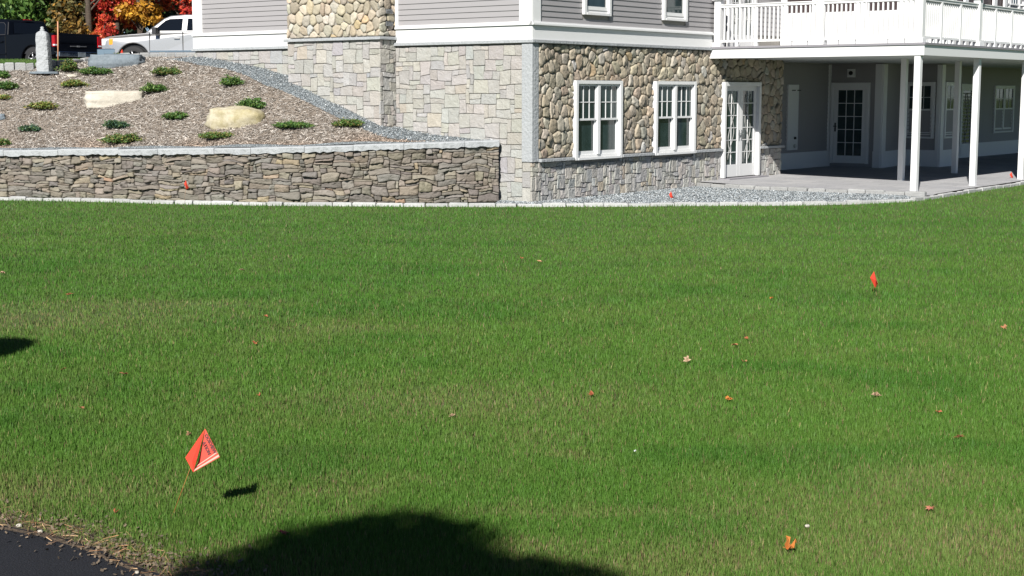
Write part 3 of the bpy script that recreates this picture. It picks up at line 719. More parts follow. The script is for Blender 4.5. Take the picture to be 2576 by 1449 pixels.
# pale insect screens / blinds seen in the lower sashes are the glass tint only
def french(parent, fn, u0, u1, z0, z1, out, name='french_door', leaves=2, grid=(2, 6), kick=.28, cas=.09, lace=True, handle=True, reveal=.01):
    c = MB(); s = MB(); g = MB(); L = MB(); H = MB()
    def bx(m_, a, b, z_, y_, d0, d1): m_.box((a, z_, d0), (b, y_, d1), fn)
    bx(c, u0, u0 + cas, z0, z1, 0, out); bx(c, u1 - cas, u1, z0, z1, 0, out); bx(c, u0 + cas, u1 - cas, z1 - cas, z1, 0, out - .002)
    fr = c.build(name, M['white'], parent, bevel=.003, seg=1)
    a0, a1 = u0 + cas, u1 - cas; wd = (a1 - a0) / leaves
    for k in range(leaves):
        a = a0 + k * wd; b = a + wd
        sash(s, g, fn, a + .004, b - .004, z0 + .01, z1 - cas, reveal + .04, st=.11, bot=kick, nu=grid[0], nz=grid[1])
        if lace:
            for q in range(2):                       # lace curtain scrolls behind the panes
                pts = []
                for i in range(15):
                    t = i / 14; zz = z0 + kick + .12 + t * (z1 - z0 - kick - .4); uu = (a + b) / 2 + (.13 if q else -.13) * math.cos(t * 7 + q + k * 2)
                    pts.append(fn(uu, zz, reveal + .022))
                L.tube(pts, .010, 5)
        if handle:
            hu = (b - .055) if k == 0 and leaves == 2 else (a + .055); H.box((hu - .02, z0 + .85, reveal + .04), (hu + .02, z0 + 1.08, reveal + .055), fn); H.box((hu - .05, z0 + .98, reveal + .06), (hu + .05, z0 + 1.0, reveal + .085), fn)
    s.build('door_leaf', M['white'], fr); g.build('glass', M['glass'], fr)
    if L.v: L.build('lace_scroll', M['lace'], fr)
    if H.v: H.build('handle', M['rim'] if lace else M['black'], fr)
    return fr
french(house, fB(), *d1, .12, reveal=.0)
french(house, fB(), ud[0], ud[1], ud[2], ud[3], .06, grid=(2, 5), reveal=-.0)

# walls beneath the deck: recess and bay -------------------------------
SA1 = onA(2268, 300, 16.3)[0]; SA2 = onA(2364, 300, 16.3)[0]; SB2 = onB(2409, 300, SA2)[0]
foot = [(0, 10), (.9, 10), (.9, 14.5), (-.6, 14.5), (SA1, 16.3), (SA2, 16.3), (SA2, SB2), (0, SB2), (0, 40)]
core = MB(); cl = MB(); tr = MB()
def seg_fn(p, q):
    dx, dy = q[0] - p[0], q[1] - p[1]; L = math.hypot(dx, dy); dx /= L; dy /= L
    # outward normal: to the right-hand side facing the deck (-a) / camera (-b)
    nx, ny = -dy, dx
    return (lambda u, v, d: hl(p[0] + dx * u + nx * d, p[1] + dy * u + ny * d, v)), L
segs = []
for i in range(len(foot) - 1):
    fn, L = seg_fn(foot[i], foot[i + 1]); segs.append((fn, L))
    core.poly([fn(0, 0, 0), fn(L, 0, 0), fn(L, 6.5, 0), fn(0, 6.5, 0)])
core.build('wall_sheathing', M['siding'], house)
zc = patio_z(0)
def trim(i, u0, u1, z0, z1, d=.035): segs[i][0] and tr.box((u0, z0, 0), (u1, z1, d), segs[i][0])
def claps_seg(i, u0, u1, z0, z1, holes=()): claps(cl, u0, u1, z0, z1, segs[i][0], holes)
for i in (1, 2, 3, 4, 5, 6, 7):
    L = segs[i][1] if i != 7 else 16
    hs = []
    if i == 2: hs = [(.0, 1.28, -1, 2.36)]
    if i == 7: hs = []
    claps_seg(i, 0, L, zc + .42, 2.84, hs)
    if i == 2: trim(i, 1.28, L, zc - .1, zc + .42, .04)
    else: trim(i, 0 if i != 3 else .0, L, zc - .1, zc + .42, .04)
trim(0, .0, .9, 0, 2.84)
trim(1, 0, .10, zc + .42, 2.84); trim(1, 4.35, 4.5, zc + .42, 2.84)
trim(2, 1.30, 1.5, zc + .42, 2.84); trim(3, 0, .30, zc + .42, 2.84); trim(3, segs[3][1] - .12, segs[3][1], zc + .42, 2.84)
trim(4, 0, .10, zc + .42, 2.84); trim(4, segs[4][1] - .10, segs[4][1], zc + .42, 2.84); trim(5, 0, .22, zc + .42, 2.84); trim(5, segs[5][1] - .2, segs[5][1], zc + .42, 2.84)
cl.build('shaded_siding', M['siding'], house); tr.build('shaded_trim', M['white'], house, bevel=.003, seg=1)
# bay windows, door in the recess, far door and far window
french(house, segs[2][0], .05, 1.16, zc + .08, 2.36, .06, name='glazed_door', leaves=1, grid=(3, 5), kick=.2, lace=False, reveal=.0)
dh_window(house, segs[4][0], .10, segs[4][1] - .14, .86, 2.38, 1, out=.06, recess=.02, grid=(3, 2), casing=.08)
dh_window(house, segs[5][0], .24, segs[5][1] - .22, .86, 2.38, 1, out=.06, recess=.02, grid=(2, 2), casing=.07)
b0 = onB(2412, 300)[0] - SB2; b1 = onB(2446, 300)[0] - SB2
french(house, segs[7][0], b0, b1, zc + .05, 2.36, .06, leaves=1, grid=(1, 1), kick=.2, lace=True, handle=False, reveal=.0)
b0 = onB(2497, 300)[0] - SB2; b1 = onB(2546, 300)[0] - SB2
dh_window(house, segs[7][0], b0, b1, .82, 2.32, 2, out=.06, recess=.02, grid=(2, 2), casing=.09)
# white access panel and square vent on the shaded walls
mb = MB(); u0, u1 = onB(1977, 300, .9)[0] - 10, onB(2003, 300, .9)[0] - 10
mb.box((u0, .62, .0), (u1, 2.3, .06), segs[1][0]); pn = mb.build('utility_panel', M['white'], house, bevel=.004)
mb = MB(); 
for (zz, r_) in ((.93, .035), (.72, .05)):
    mb = MB(); um = (u0 + u1) / 2 + .1; mb.tube([segs[1][0](um, zz, .06), segs[1][0](um, zz, .10)], r_, 10); mb.build('faucet', M['rim'] if r_ > .04 else M['black'], pn)
for k in (0, 1): mb = MB(); mb.box((u0 + .18 + k * .3, 2.14, .06), (u0 + .38 + k * .3, 2.165, .068), segs[1][0]); mb.build('slot', M['black'], pn)
mb = MB(); fn = segs[2][0]; um = .62
mb.box((um - .11, 2.50, .02), (um + .11, 2.72, .07), fn); lt = mb.build('wall_vent', M['white'], house, bevel=.004)
mb = MB(); mb.tube([fn(um, 2.61, .07), fn(um, 2.61, .10)], .055, 12); mb.build('vent_hood', M['black'], lt)

# roof and upper storey closures
mb = MB()
def rp(a, b, z): return hl(a, b, z)
mb.poly([rp(-.5, -.5, 7.4), rp(10.1, -.5, 7.4), rp(10.1, 5, 10.6), rp(4.5, 5, 10.6)][0:4]); mb.poly([rp(-.5, -.5, 7.4), rp(4.5, 5, 10.6), rp(4.5, 14, 10.6), rp(-.5, 18, 7.4)])
mb.poly([rp(-.5, -.5, 7.4), rp(10.1, -.5, 7.4), rp(10.1, 18, 7.4), rp(-.5, 18, 7.4)][::-1]); mb.poly([rp(10.1, -.5, 7.4), rp(10.1, 18, 7.4), rp(10.1, 14, 10.6), rp(10.1, 5, 10.6)])
mb.poly([rp(4.5, 5, 10.6), rp(10.1, 5, 10.6), rp(10.1, 14, 10.6), rp(4.5, 14, 10.6)])
mb.build('roof', M['dgrey'], house)

# ------------------------------------------------------------------ deck
DB = 6.58; DA = -4.98; DE = 34
mb = MB(); hbox(mb, DA, -.01, DB, 40, 2.90, 3.04); hbox(mb, -.01, .95, 10.0, 40, 2.90, 3.04)
deck = mb.build('deck', M['soffit'], house)
mb = MB()
hbox(mb, DA - .0, .0, DB - .04, DB, 2.85, 3.06); hbox(mb, DA - .04, DA, DB - .04, 40, 2.85, 3.06)
mb.build('fascia', M['white'], deck)
mb = MB(); hbox(mb, DA - .07, .02, DB - .07, 40, 3.06, 3.105); mb.build('deck_boards', M['dgrey'], deck)
mb = MB()
hbox(mb, DA + .1, 0, DB + .1, 10.0, 2.87, 2.90); hbox(mb, DA + .1, .9, 10.0, 40, 2.87, 2.90); mb.build('soffit', M['soffit'], deck)
def post(a, b, z0=None, z1=2.88, s=.065, name='deck_post'):
    mb = MB(); z0 = patio_z(a) - .03 if z0 is None else z0
    hbox(mb, a - s, a + s, b - s, b + s, z0, z1); return mb.build(name, M['white'], deck, bevel=.006)
for (px, py, aa) in ((2299, 483, -4.87), (2447, 458, -4.87), (2568, 443, -4.87), (2700, 430, -4.87)):
    b, z = onB(px, py, aa); post(aa, b)
post(-3.04, 10.2); post(-2.83, 13.98)
# railing
def newel(a, b, s=.075, h=1.02):
    mb = MB(); hbox(mb, a - s, a + s, b - s, b + s, 3.105, 3.105 + h)
    hbox(mb, a - s - .03, a + s + .03, b - s - .03, b + s + .03, 3.105, 3.20); hbox(mb, a - s - .045, a + s + .045, b - s - .045, b + s + .045, 3.105 + h, 3.105 + h + .03)
    hbox(mb, a - s - .02, a + s + .02, b - s - .02, b + s + .02, 3.105 + h + .03, 3.105 + h + .09); mb.build('newel', M['white'], deck, bevel=.005)
def rail(p, q, n_, axis):
    mb = MB()
    def bb(t0, t1, w_, z0, z1):
        if axis == 'a': a0 = p[0] + (q[0] - p[0]) * t0; a1 = p[0] + (q[0] - p[0]) * t1; hbox(mb, min(a0, a1), max(a0, a1), p[1] - w_, p[1] + w_, z0, z1)
        else: b0_ = p[1] + (q[1] - p[1]) * t0; b1_ = p[1] + (q[1] - p[1]) * t1; hbox(mb, p[0] - w_, p[0] + w_, min(b0_, b1_), max(b0_, b1_), z0, z1)
    bb(0, 1, .035, 3.96, 4.01); bb(0, 1, .05, 4.01, 4.03); bb(0, 1, .03, 3.20, 3.245)
    L = math.dist(p, q); hw = .017 / L
    for i in range(n_): t = (i + .5) / n_; bb(t - hw, t + hw, .017, 3.245, 3.96)
    for t in (.33, .67): bb(t - .035 / L, t + .035 / L, .03, 3.105, 3.20)
    mb.build('railing', M['white'], deck)
ra = -.14; rb = DB + .1
axs = [ra - .0, onA(2067, 60, rb)[0], onA(2311, 60, rb)[0]]
a_l = onA(1808, 60, rb)[0]; a_m1 = onA(1952, 60, rb)[0]; a_m2 = onA(2067, 60, rb)[0]; a_m3 = onA(2190, 60, rb)[0]; a_c = DA + .12
st_ = [a_l, a_m1, a_m2, a_m3, a_c]
newel(a_l, rb); newel(a_m2, rb, .06); newel(a_c, rb)
for i in range(4):
    L = abs(st_[i + 1] - st_[i]); rail((st_[i], rb), (st_[i + 1], rb), max(3, round(L / .105)), 'a')
bs = [rb, onB(2459, 60, a_c)[0], onB(2459, 60, a_c)[0] + 3.1, onB(2459, 60, a_c)[0] + 6.4]
for i in range(3):
    newel(a_c, bs[i + 1]); L = (bs[i + 1] - bs[i]) / 3
    for k in range(3): rail((a_c, bs[i] + k * L), (a_c, bs[i] + (k + 1) * L), round(L / .105), 'b')
    for k in (1, 2): mb = MB(); hbox(mb, a_c - .04, a_c + .04, bs[i] + k * L - .04, bs[i] + k * L + .04, 3.105, 3.97); mb.build('railing_post', M['white'], deck)
# screened porch on the deck
mb = MB(); sg = MB(); pb = 9.9
fnp = lambda u, v, d: hl(u, pb - d, v)
ops = []
for (x0, x1, yb) in ((1981, 2045, 34), (2078, 2154, 31), (2182, 2261, 28)):
    u1_, z_ = onA(x0, yb, pb); u0_, _ = onA(x1, yb, pb); ops.append((u0_, u1_, z_, 5.3))
ops.sort()
edges = [-4.3] + [e for o in ops for e in (o[0], o[1])] + [-.02]
for i in range(0, len(edges), 2): mb.box((edges[i], 3.1, 0), (edges[i + 1], 5.6, .05), fnp)
for o in ops: mb.box((o[0], 3.1, 0), (o[1], o[2], .048), fnp); mb.box((o[0], o[3], 0), (o[1], 5.6, .048), fnp); sg.box((o[0], o[2], -.03), (o[1], o[3], -.01), fnp)
fns = lambda u, v, d: hl(-4.3 - d, u, v)
mb.box((9.86, 3.1, -.05), (13.2, 3.75, .0), fns); mb.box((9.86, 5.3, -.05), (13.2, 5.6, .0), fns)
for u in (9.9, 10.6, 11.5, 12.4, 13.1): mb.box((u - .1, 3.75, -.05), (u + .1, 5.3, .0), fns)
sg.box((9.9, 3.75, -.09), (13.2, 5.3, -.07), fns)
mb.box((-4.3, 13.15, 3.1), (-1.25, 13.2, 5.6), hl)
po = mb.build('porch_wall', M['white'], deck); M['screen'] = mat('porch_screen', (.05, .032, .032), .5); sg.build('porch_screen', M['screen'], po)
mb = MB(); claps(mb, 13.2, 18, 3.11, 5.6, lambda u, v, d: hl(-3.0 - d, u, v)); mb.build('upper_siding', M['siding'], deck)
dh_window(deck, lambda u, v, d: hl(-3.0 - d, u, v), 15.4, 17.6, 3.6, 5.2, 3, 'upper_window', out=.06, recess=.02)

# ------------------------------------------------------------------ rocks, granite post, stake on the bank
def rock(name, loc, dims, rz, material, label, cat, seed=0, box=.5, rough=.10, sub=4, group=None, tilt=(0, 0), cutx=None):
    bm = bmesh.new(); bmesh.ops.create_cube(bm, size=2); bmesh.ops.subdivide_edges(bm, edges=bm.edges, cuts=9, use_grid_fill=True)
    for v in bm.verts:
        p = v.co.copy(); s_ = p.normalized() * 1.25; q = p * box + s_ * (1 - box)
        n = mnoise.fractal(q * 1.1 + Vector((seed, seed * 2, 3)), 1, 2, 4) * rough * 1.6 + mnoise.noise(q * 3.5 + Vector((seed, 1, 3))) * rough * .5
        q += q.normalized() * n; v.co = Vector((q.x * dims[0] / 2, q.y * dims[1] / 2, q.z * dims[2] / 2))
        if cutx: cutx(v)
    me = bpy.data.meshes.new(name); bm.to_mesh(me); bm.free(); me.materials.append(material)
    me.polygons.foreach_set('use_smooth', [True] * len(me.polygons))
    o = bpy.data.objects.new(name, me); COL.objects.link(o); o.location = loc; o.rotation_euler = (tilt[0], tilt[1], rz)
    return tag(o, label, cat, group)
x, y, z = onhill(589, 322); s_ = 120
rock('boulder', (x, y + .30, z + .13), (1.04, .62, .50), R(-3), M['boulder'], 'rounded cream boulder with mossy stain, low on the mulch bank', 'boulder', 21, box=.32, rough=.13)
x, y, z = onhill(285, 266); rock('stone_slab', (x, y + .26, z + .12), (1.24, .55, .38), R(4), M['slab'], 'flat-topped pale block of stone like a bench on the mulch bank', 'rock', 8, box=.78, rough=.10)
x, y, z = onhill(287, 172); rock('slate_boulder', (x, y + .25, z + .15), (1.16, .5, .33), R(3), M['slate'], 'long blue-grey rock lying along the top of the bank in front of the silver pickup', 'rock', 14, box=.7, rough=.10)
x, y, z = onhill(3, 300); rock('rock', (x, y, z + .04), (.16, .12, .13), .4, M['slate'], 'small grey rock at the left edge of the mulch bank', 'rock', 5, box=.6, rough=.2)
x, y, z = onhill(181, 195); rock('pebble', (x, y, z + .03), (.20, .10, .07), .1, M['slab'], 'small white stone above the shrub left of the bench-like block', 'stone', 6, box=.3, rough=.15)

# granite post with a knob on a slate base
x, y, z = onhill(113, 186)
pil = empty('granite_post', (x, y, z), 0, 'rough split grey granite lamp post with a small knob on top, on a slate base', 'stone post')
mb = MB(); n = 8; H_ = .98
prof = [(.86 * k / 34, .166 - .022 * k / 34) for k in range(35)] + [(.92, .130), (.955, .085), (.975, .05)]
for k, (t, r_) in enumerate(prof):
    for i in range(24):
        an = 2 * PI * i / 24; c_, s2 = math.cos(an), math.sin(an); sq = 1 / max(abs(c_), abs(s2)); sq = 1 + (min(sq, 1.28) - 1) * .8
        p = Vector((c_ * r_ * sq, s2 * r_ * sq, t * H_)); nz = mnoise.noise(p * 9 + Vector((4, 2, 1))) * .012 + mnoise.noise(p * 28) * (.012 if c_ > .1 else .003)
        mb.v.append((p.x * (1 + nz * 6) * .95 - .02 * t, p.y * (1 + nz * 6), p.z))
for k in range(len(prof) - 1):
    for i in range(24):
        a = k * 24 + i; b = k * 24 + (i + 1) % 24; mb.f.append((a, b, b + 24, a + 24)); mb.c.append((1, 1, 1)); mb.sm.append(False); mb.m.append(0)
mb.f.append(tuple((len(prof) - 1) * 24 + i for i in range(24))); mb.c.append((1, 1, 1)); mb.sm.append(False); mb.m.append(0)
mb.build('shaft', M['granite'], pil)
mb = MB(); mb.tube([(-.02, 0, .94), (-.02, 0, .985), (-.02, 0, 1.0), (-.02, 0, 1.03), (-.02, 0, 1.05)], [.05, .05, .032, .04, .02], 12); mb.build('knob', M['granite'], pil)
mb = MB()
for k in range(16):
    an = 2 * PI * k / 16; mb.v.append((math.cos(an) * .33 * random.uniform(.9, 1.1), math.sin(an) * .2, .0))
for k in range(16): v = mb.v[k]; mb.v.append((v[0] * .97, v[1] * .97, .045 + random.uniform(-.006, .006)))
for k in range(16): mb.f.append((k, (k + 1) % 16, 16 + (k + 1) % 16, 16 + k)); mb.c.append((1, 1, 1)); mb.sm.append(False); mb.m.append(0)
mb.f.append(tuple(range(16, 32))); mb.c.append((1, 1, 1)); mb.sm.append(False); mb.m.append(0)
mb.build('slate_base', M['slate'], pil)
x, y, z = onhill(146, 163)
mb = MB(); mb.tube([(x, y, z - .05), (x + .035, y, z + 1.03)], .016, 5); tag(mb.build('marker_stake', M['stake']), 'thin orange wooden stake standing beside the granite post', 'stake')

# ------------------------------------------------------------------ low juniper shrubs
def shrub(px, py, w_, h_, label, cols, seed, d_=None, hillp=True, pos=None):
    rs = random.Random(seed); rn = np.random.default_rng(seed)
    x, y, z = pos or onhill(px, py)
    V = []; Fc = []; C_ = []; nb = int(26 + w_ * 50); d_ = d_ or w_ * .7
    mb = MB()
    for k in range(nb):
        an = rs.uniform(0, 2 * PI); rr = rs.random() ** .7; L = .5 * (w_ if abs(math.cos(an)) > .5 else d_ * 1.15) * (.45 + .55 * rr) * rs.uniform(.7, 1.1)
        up = h_ * (1.15 - .85 * rr) * rs.uniform(.7, 1.15)
        bp = [Vector((math.cos(an) * L * t, math.sin(an) * L * t * (d_ / w_ if w_ > d_ else 1), up * (1 - (1 - t) ** 2) * (1 - .25 * t) + .02)) for t in (0, .35, .7, 1)]
        mb.tube([(x + p.x, y + p.y, z + p.z) for p in bp], [.006, .005, .003, .002], 3, cap=False)
        nl = int(36 + 60 * L)
        for j in range(nl):
            t = rs.uniform(.25, 1.05); i = min(int(t * 3), 2); f_ = t * 3 - i; p = bp[i].lerp(bp[i + 1], min(f_, 1.3))
            p = p + Vector((rs.gauss(0, .028), rs.gauss(0, .028), rs.gauss(0, .018))); p.z = max(p.z, .012)
            s2 = rs.uniform(.014, .030); u = Vector((rs.gauss(0, 1), rs.gauss(0, 1), rs.gauss(0, .6))).normalized(); v = u.orthogonal().normalized(); q = v.cross(u) * rs.uniform(-1, 1) + v; q.normalize()
            c = cols[min(int(rs.random() ** 1.4 * len(cols)), len(cols) - 1)]; k_ = rs.uniform(.7, 1.3)
            if t > .9 and rs.random() < .25: c = cols[-1]
            b_ = len(V); P = Vector((x, y, z)) + p
            V += [tuple(P - u * s2), tuple(P + q * s2 * .5), tuple(P + u * s2), tuple(P - q * s2 * .5)]; Fc.append((b_, b_ + 1, b_ + 2, b_ + 3)); C_ += [tuple(min(1, a * k_) for a in c)] * 4
    root = empty('juniper_shrub', (x, y, z), 0, label, 'shrub', 'low shrubs planted on the mulch bank')
    f = np_mesh('foliage', np.array(V) - np.array([x, y, z]), np.array(Fc), np.array(C_), M['leaf'], root, vsize=4)
    mb.v = [(a - x, b - y, c - z) for a, b, c in mb.v]; mb.build('branches', M['bark'], root)
    return root
GR = [(.06, .15, .03), (.05, .12, .028), (.10, .21, .04), (.08, .18, .035), (.18, .26, .06)]
YG = [(.13, .20, .035), (.20, .25, .045), (.09, .17, .035), (.27, .28, .07), (.33, .25, .08)]
BL = [(.05, .11, .07), (.04, .09, .055), (.06, .13, .07), (.05, .12, .04), (.11, .18, .06)]
MX = [(.07, .16, .035), (.11, .20, .04), (.17, .24, .055), (.06, .13, .03), (.28, .24, .08)]
SH = [
 (172, 184, .46, .34, 'tall bushy shrub with orange tips just right of the granite post', MX), (240, 188, .72, .13, 'flat spreading shrub just below the blue-grey rock', GR),
 (187, 220, .60, .17, 'low yellow-green shrub below the small white stone', YG), (421, 190, .66, .20, 'spreading shrub near the top of the bank, nearest the gravel strip at the house corner', MX),
 (390, 233, .56, .18, 'green shrub right of and above the bench-like block', GR), (17, 226, .50, .16, 'green shrub at the left edge of the bank, left of the granite post foot', GR),
 (106, 276, .58, .19, 'yellowish shrub left of the bench-like block', YG), (76, 332, .44, .14, 'small bluish shrub low on the bank, left of centre', BL),
 (291, 324, .58, .15, 'blue-green shrub under the bench-like block', BL), (308, 361, .82, .17, 'wide green and yellow shrub closest to the capstones under the bench-like block', MX),
 (443, 301, .60, .18, 'green shrub between the bench-like block and the rounded boulder', GR), (583, 218, .48, .24, 'dense round dark green shrub highest on the bank beside the gravel strip', GR),
 (634, 279, .54, .23, 'dark green shrub growing right behind the rounded boulder', GR), (548, 351, .84, .10, 'flat trailing shrub directly below the rounded boulder', MX),
 (737, 344, .70, .13, 'flat green shrub right of the rounded boulder above the capstones', GR), (877, 341, .64, .12, 'rightmost flat shrub on the bank, in its narrow corner by the house', MX),
 (6, 197, .30, .12, 'sliver of a dark shrub at the left edge of the bank under the kerb', GR), (4, 366, .34, .12, 'small shrub at the left edge of the bank right behind the capstones', MX), (8, 250, .34, .06, 'thin yellow shrub at the left edge of the bank below the green one', YG)]
for i, (px, py, w_, h_, lab, cols) in enumerate(SH): shrub(px, py, w_ * (1.12 + .12 * math.sin(i * 2.3)), h_ * (.95 + .2 * math.sin(i * 1.7)), lab, cols, 40 + i)
px = onz; X0 = ony(309, 137, 36.6); shrub(0, 0, .5, .16, 'weedy shrub behind the kerb in front of the silver pickup', MX, 99, pos=(X0[0], 36.6, hz(X0[0], 36.6) - .02))

# ------------------------------------------------------------------ marking flags
def flag(base, top, corners, label, text=False, fold=None):
    """wire from base to top; corners: list of faces (world points)"""
    root = empty('marking_flag', base, 0, label, 'marker flag', 'red marking flags'); B_ = Vector(base)
    mb = MB(); t = Vector(top) - B_; mb.tube([(0, 0, -.02), tuple(t * .5 + Vector((.004, 0, 0))), tuple(t)], .0016, 5); mb.build('wire', M['wire'], root)
    mb = MB()
    for f in corners: mb.poly([tuple(Vector(p) - B_) for p in f], smooth=False)
    o = mb.build('flag_sheet', M['flag'], root, fix=False)
    sd_ = o.modifiers.new('thick', 'SOLIDIFY'); sd_.thickness = .0006
    return root, o
# foreground flag, its sheet folded over once; writing on the larger leaf
YF = 7.25
def q(px, py, dy=0): return ony(px, py, YF + dy)
T_, Rr, Bt, Lf = q(516, 1078, .03), q(553, 1150, .0), q(486, 1188, -.03), q(466, 1151, .035)
def on_pl(px, py, A_, B_, C_, lift=0):
    A_, B_, C_ = Vector(A_), Vector(B_), Vector(C_); n = (B_ - A_).cross(C_ - A_).normalized(); n = -n if n.y > 0 else n
    d = Vector(ray(px, py)); o = Vector((0, 0, H0)); k = (A_ - o).dot(n) / d.dot(n); return tuple(o + d * k + n * lift)
Fo = on_pl(497, 1156, T_, Rr, Bt, .034); Fm = on_pl(482, 1160, T_, Rr, Bt, -.02); Fi = on_pl(499, 1162, T_, Rr, Bt)
PN = (Vector(Rr) - Vector(T_)).cross(Vector(Bt) - Vector(T_)).normalized(); PN = -PN if PN.y > 0 else PN
base = onz(427, 1305, -.01)
fl, sh = flag(base, T_, [[T_, Fi, Bt, Rr], [T_, Lf, Fm], [T_, Fm, Fo], [Lf, Bt, Fm], [Fo, Fm, Bt]], 'large wrinkled red plastic flag with dark printed words, nearest the camera at lower left')
mb = MB(); n_ = Vector((0, -1, 0)); O = Vector(base)
def lerp(a, b, t): return tuple(a[i] + (b[i] - a[i]) * t for i in range(3))
def off(p, d=.002): return tuple(Vector(p) + PN * d - O)
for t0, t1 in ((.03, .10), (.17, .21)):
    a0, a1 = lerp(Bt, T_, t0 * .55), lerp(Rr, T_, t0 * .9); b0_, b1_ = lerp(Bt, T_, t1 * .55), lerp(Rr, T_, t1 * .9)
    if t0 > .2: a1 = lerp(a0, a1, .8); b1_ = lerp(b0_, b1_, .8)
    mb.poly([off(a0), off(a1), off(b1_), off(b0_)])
mb.build('painted_glare', M['flag_pale'], fl)  # glare on the sheet painted as pale strips
e1 = (Vector(Rr) - Vector(T_)).normalized(); dn = (Vector(Bt) - Vector(Rr)); dn = (dn - e1 * dn.dot(e1)).normalized()
for txt, st0, dd in (('OOKVIEW', .17, .018), ('ATION', .34, .045)):
    cu = bpy.data.curves.new('txt', 'FONT'); cu.body = txt; cu.size = .0225; cu.offset = .0012
    to = bpy.data.objects.new('tmp', cu); COL.objects.link(to); bpy.context.view_layer.update()
    me = bpy.data.meshes.new_from_object(to.evaluated_get(bpy.context.evaluated_depsgraph_get())); bpy.data.objects.remove(to)
    p0 = Vector(T_) + e1 * (st0 * (Vector(Rr) - Vector(T_)).length) + dn * dd + PN * .0025 - O
    yv = -dn; zv = PN; mt = Matrix(((e1.x, yv.x, zv.x, p0.x), (e1.y, yv.y, zv.y, p0.y), (e1.z, yv.z, zv.z, p0.z), (0, 0, 0, 1)))
    me.transform(mt); me.materials.clear(); me.materials.append(M['ink']); o = bpy.data.objects.new('lettering', me); COL.objects.link(o); o.parent = fl
def small_flag(px, py, base, h_, w_, label, seed, lean=.1):
    """sheet drawn crumpled around the top of its wire"""
    rs = random.Random(seed); b = Vector(base); t = b + Vector((lean * h_, 0, h_)); u = Vector((1, .25, 0)).normalized()
    p = [t, t + u * w_ * .55 + Vector((0, -.02, -.16 * w_ / .1)), t + u * w_ * .62 + Vector((0, .01, -.135)), t + u * w_ * .15 + Vector((0, -.03, -.175)), t - u * w_ * .45 + Vector((0, .02, -.07))]
    c = t + u * w_ * .12 + Vector((0, -.045, -.09))
    return flag(tuple(b), tuple(t), [[p[0], c, p[1]], [p[1], c, p[2]], [p[2], c, p[3]], [p[3], c, p[4]], [p[4], c, p[0]]], label)
x, y, z = onz(2197, 738, 0); small_flag(0, 0, (x, y, z), .235, .085, 'red flag standing alone in the middle of the lawn towards the right', 1, .0)
x = ony(463, 499, 28.3)[0]; small_flag(0, 0, (x, 28.3, 0), .45, .09, 'red flag standing against the dry stacked stone wall', 2)
x, y, z = onz(1686, 500, .01); small_flag(0, 0, (x, y, z), .15, .09, 'red flag in the gravel bed below the second ground-floor window', 3)
x, y, z = onz(2542, 452, .0); small_flag(0, 0, (x, y, .02), .17, .09, 'red flag on the paved patio at the right edge', 4)
small_flag(0, 0, (X0[0], 36.55, hz(X0[0], 36.55)), .24, .10, 'red flag behind the upper kerb in front of the silver pickup wheel', 5, 0)

# ------------------------------------------------------------------ fallen leaves
def leaf(px, py, size, col, label, cat='leaf', name='fallen_leaf', up=.3, seed=0, on=.022, group='fallen leaves on the lawn'):
    rs = random.Random(seed + int(px)); x, y, z = onz(px, py, on)
    key = 'leaf_%s' % (col,)
    m = M.get(key) or mat('dry_leaf', col, .6, n1=(30, .4, (.7, .6, .5))); M[key] = m
    mb = MB(); n = 14; rim_ = []
    for k in range(n):
        an = 2 * PI * k / n; r_ = size * (.5 if k % 2 else .26) * rs.uniform(.8, 1.15); 
        rim_.append((math.cos(an) * r_, math.sin(an) * r_ * .8, abs(math.sin(an)) * size * up * rs.uniform(.4, 1.3) + rs.uniform(0, .006)))
    for k in range(n): mb.poly([(0, 0, .0), rim_[k], rim_[(k + 1) % n]])
    mb.tube([(0, 0, 0), (size * .45, -size * .2, .01)], .0012, 4)
    o = mb.build(name, m); o.location = (x, y, z); o.rotation_euler = (rs.uniform(-.4, .2), rs.uniform(-.3, .3), rs.uniform(0, 6)); sdm = o.modifiers.new('thick', 'SOLIDIFY'); sdm.thickness = .0008
    return tag(o, label, cat, group)
OR = (.62, .22, .05); RB = (.42, .13, .06); TAN = (.50, .34, .22); BR = (.30, .13, .06); DR = (.13, .03, .025)
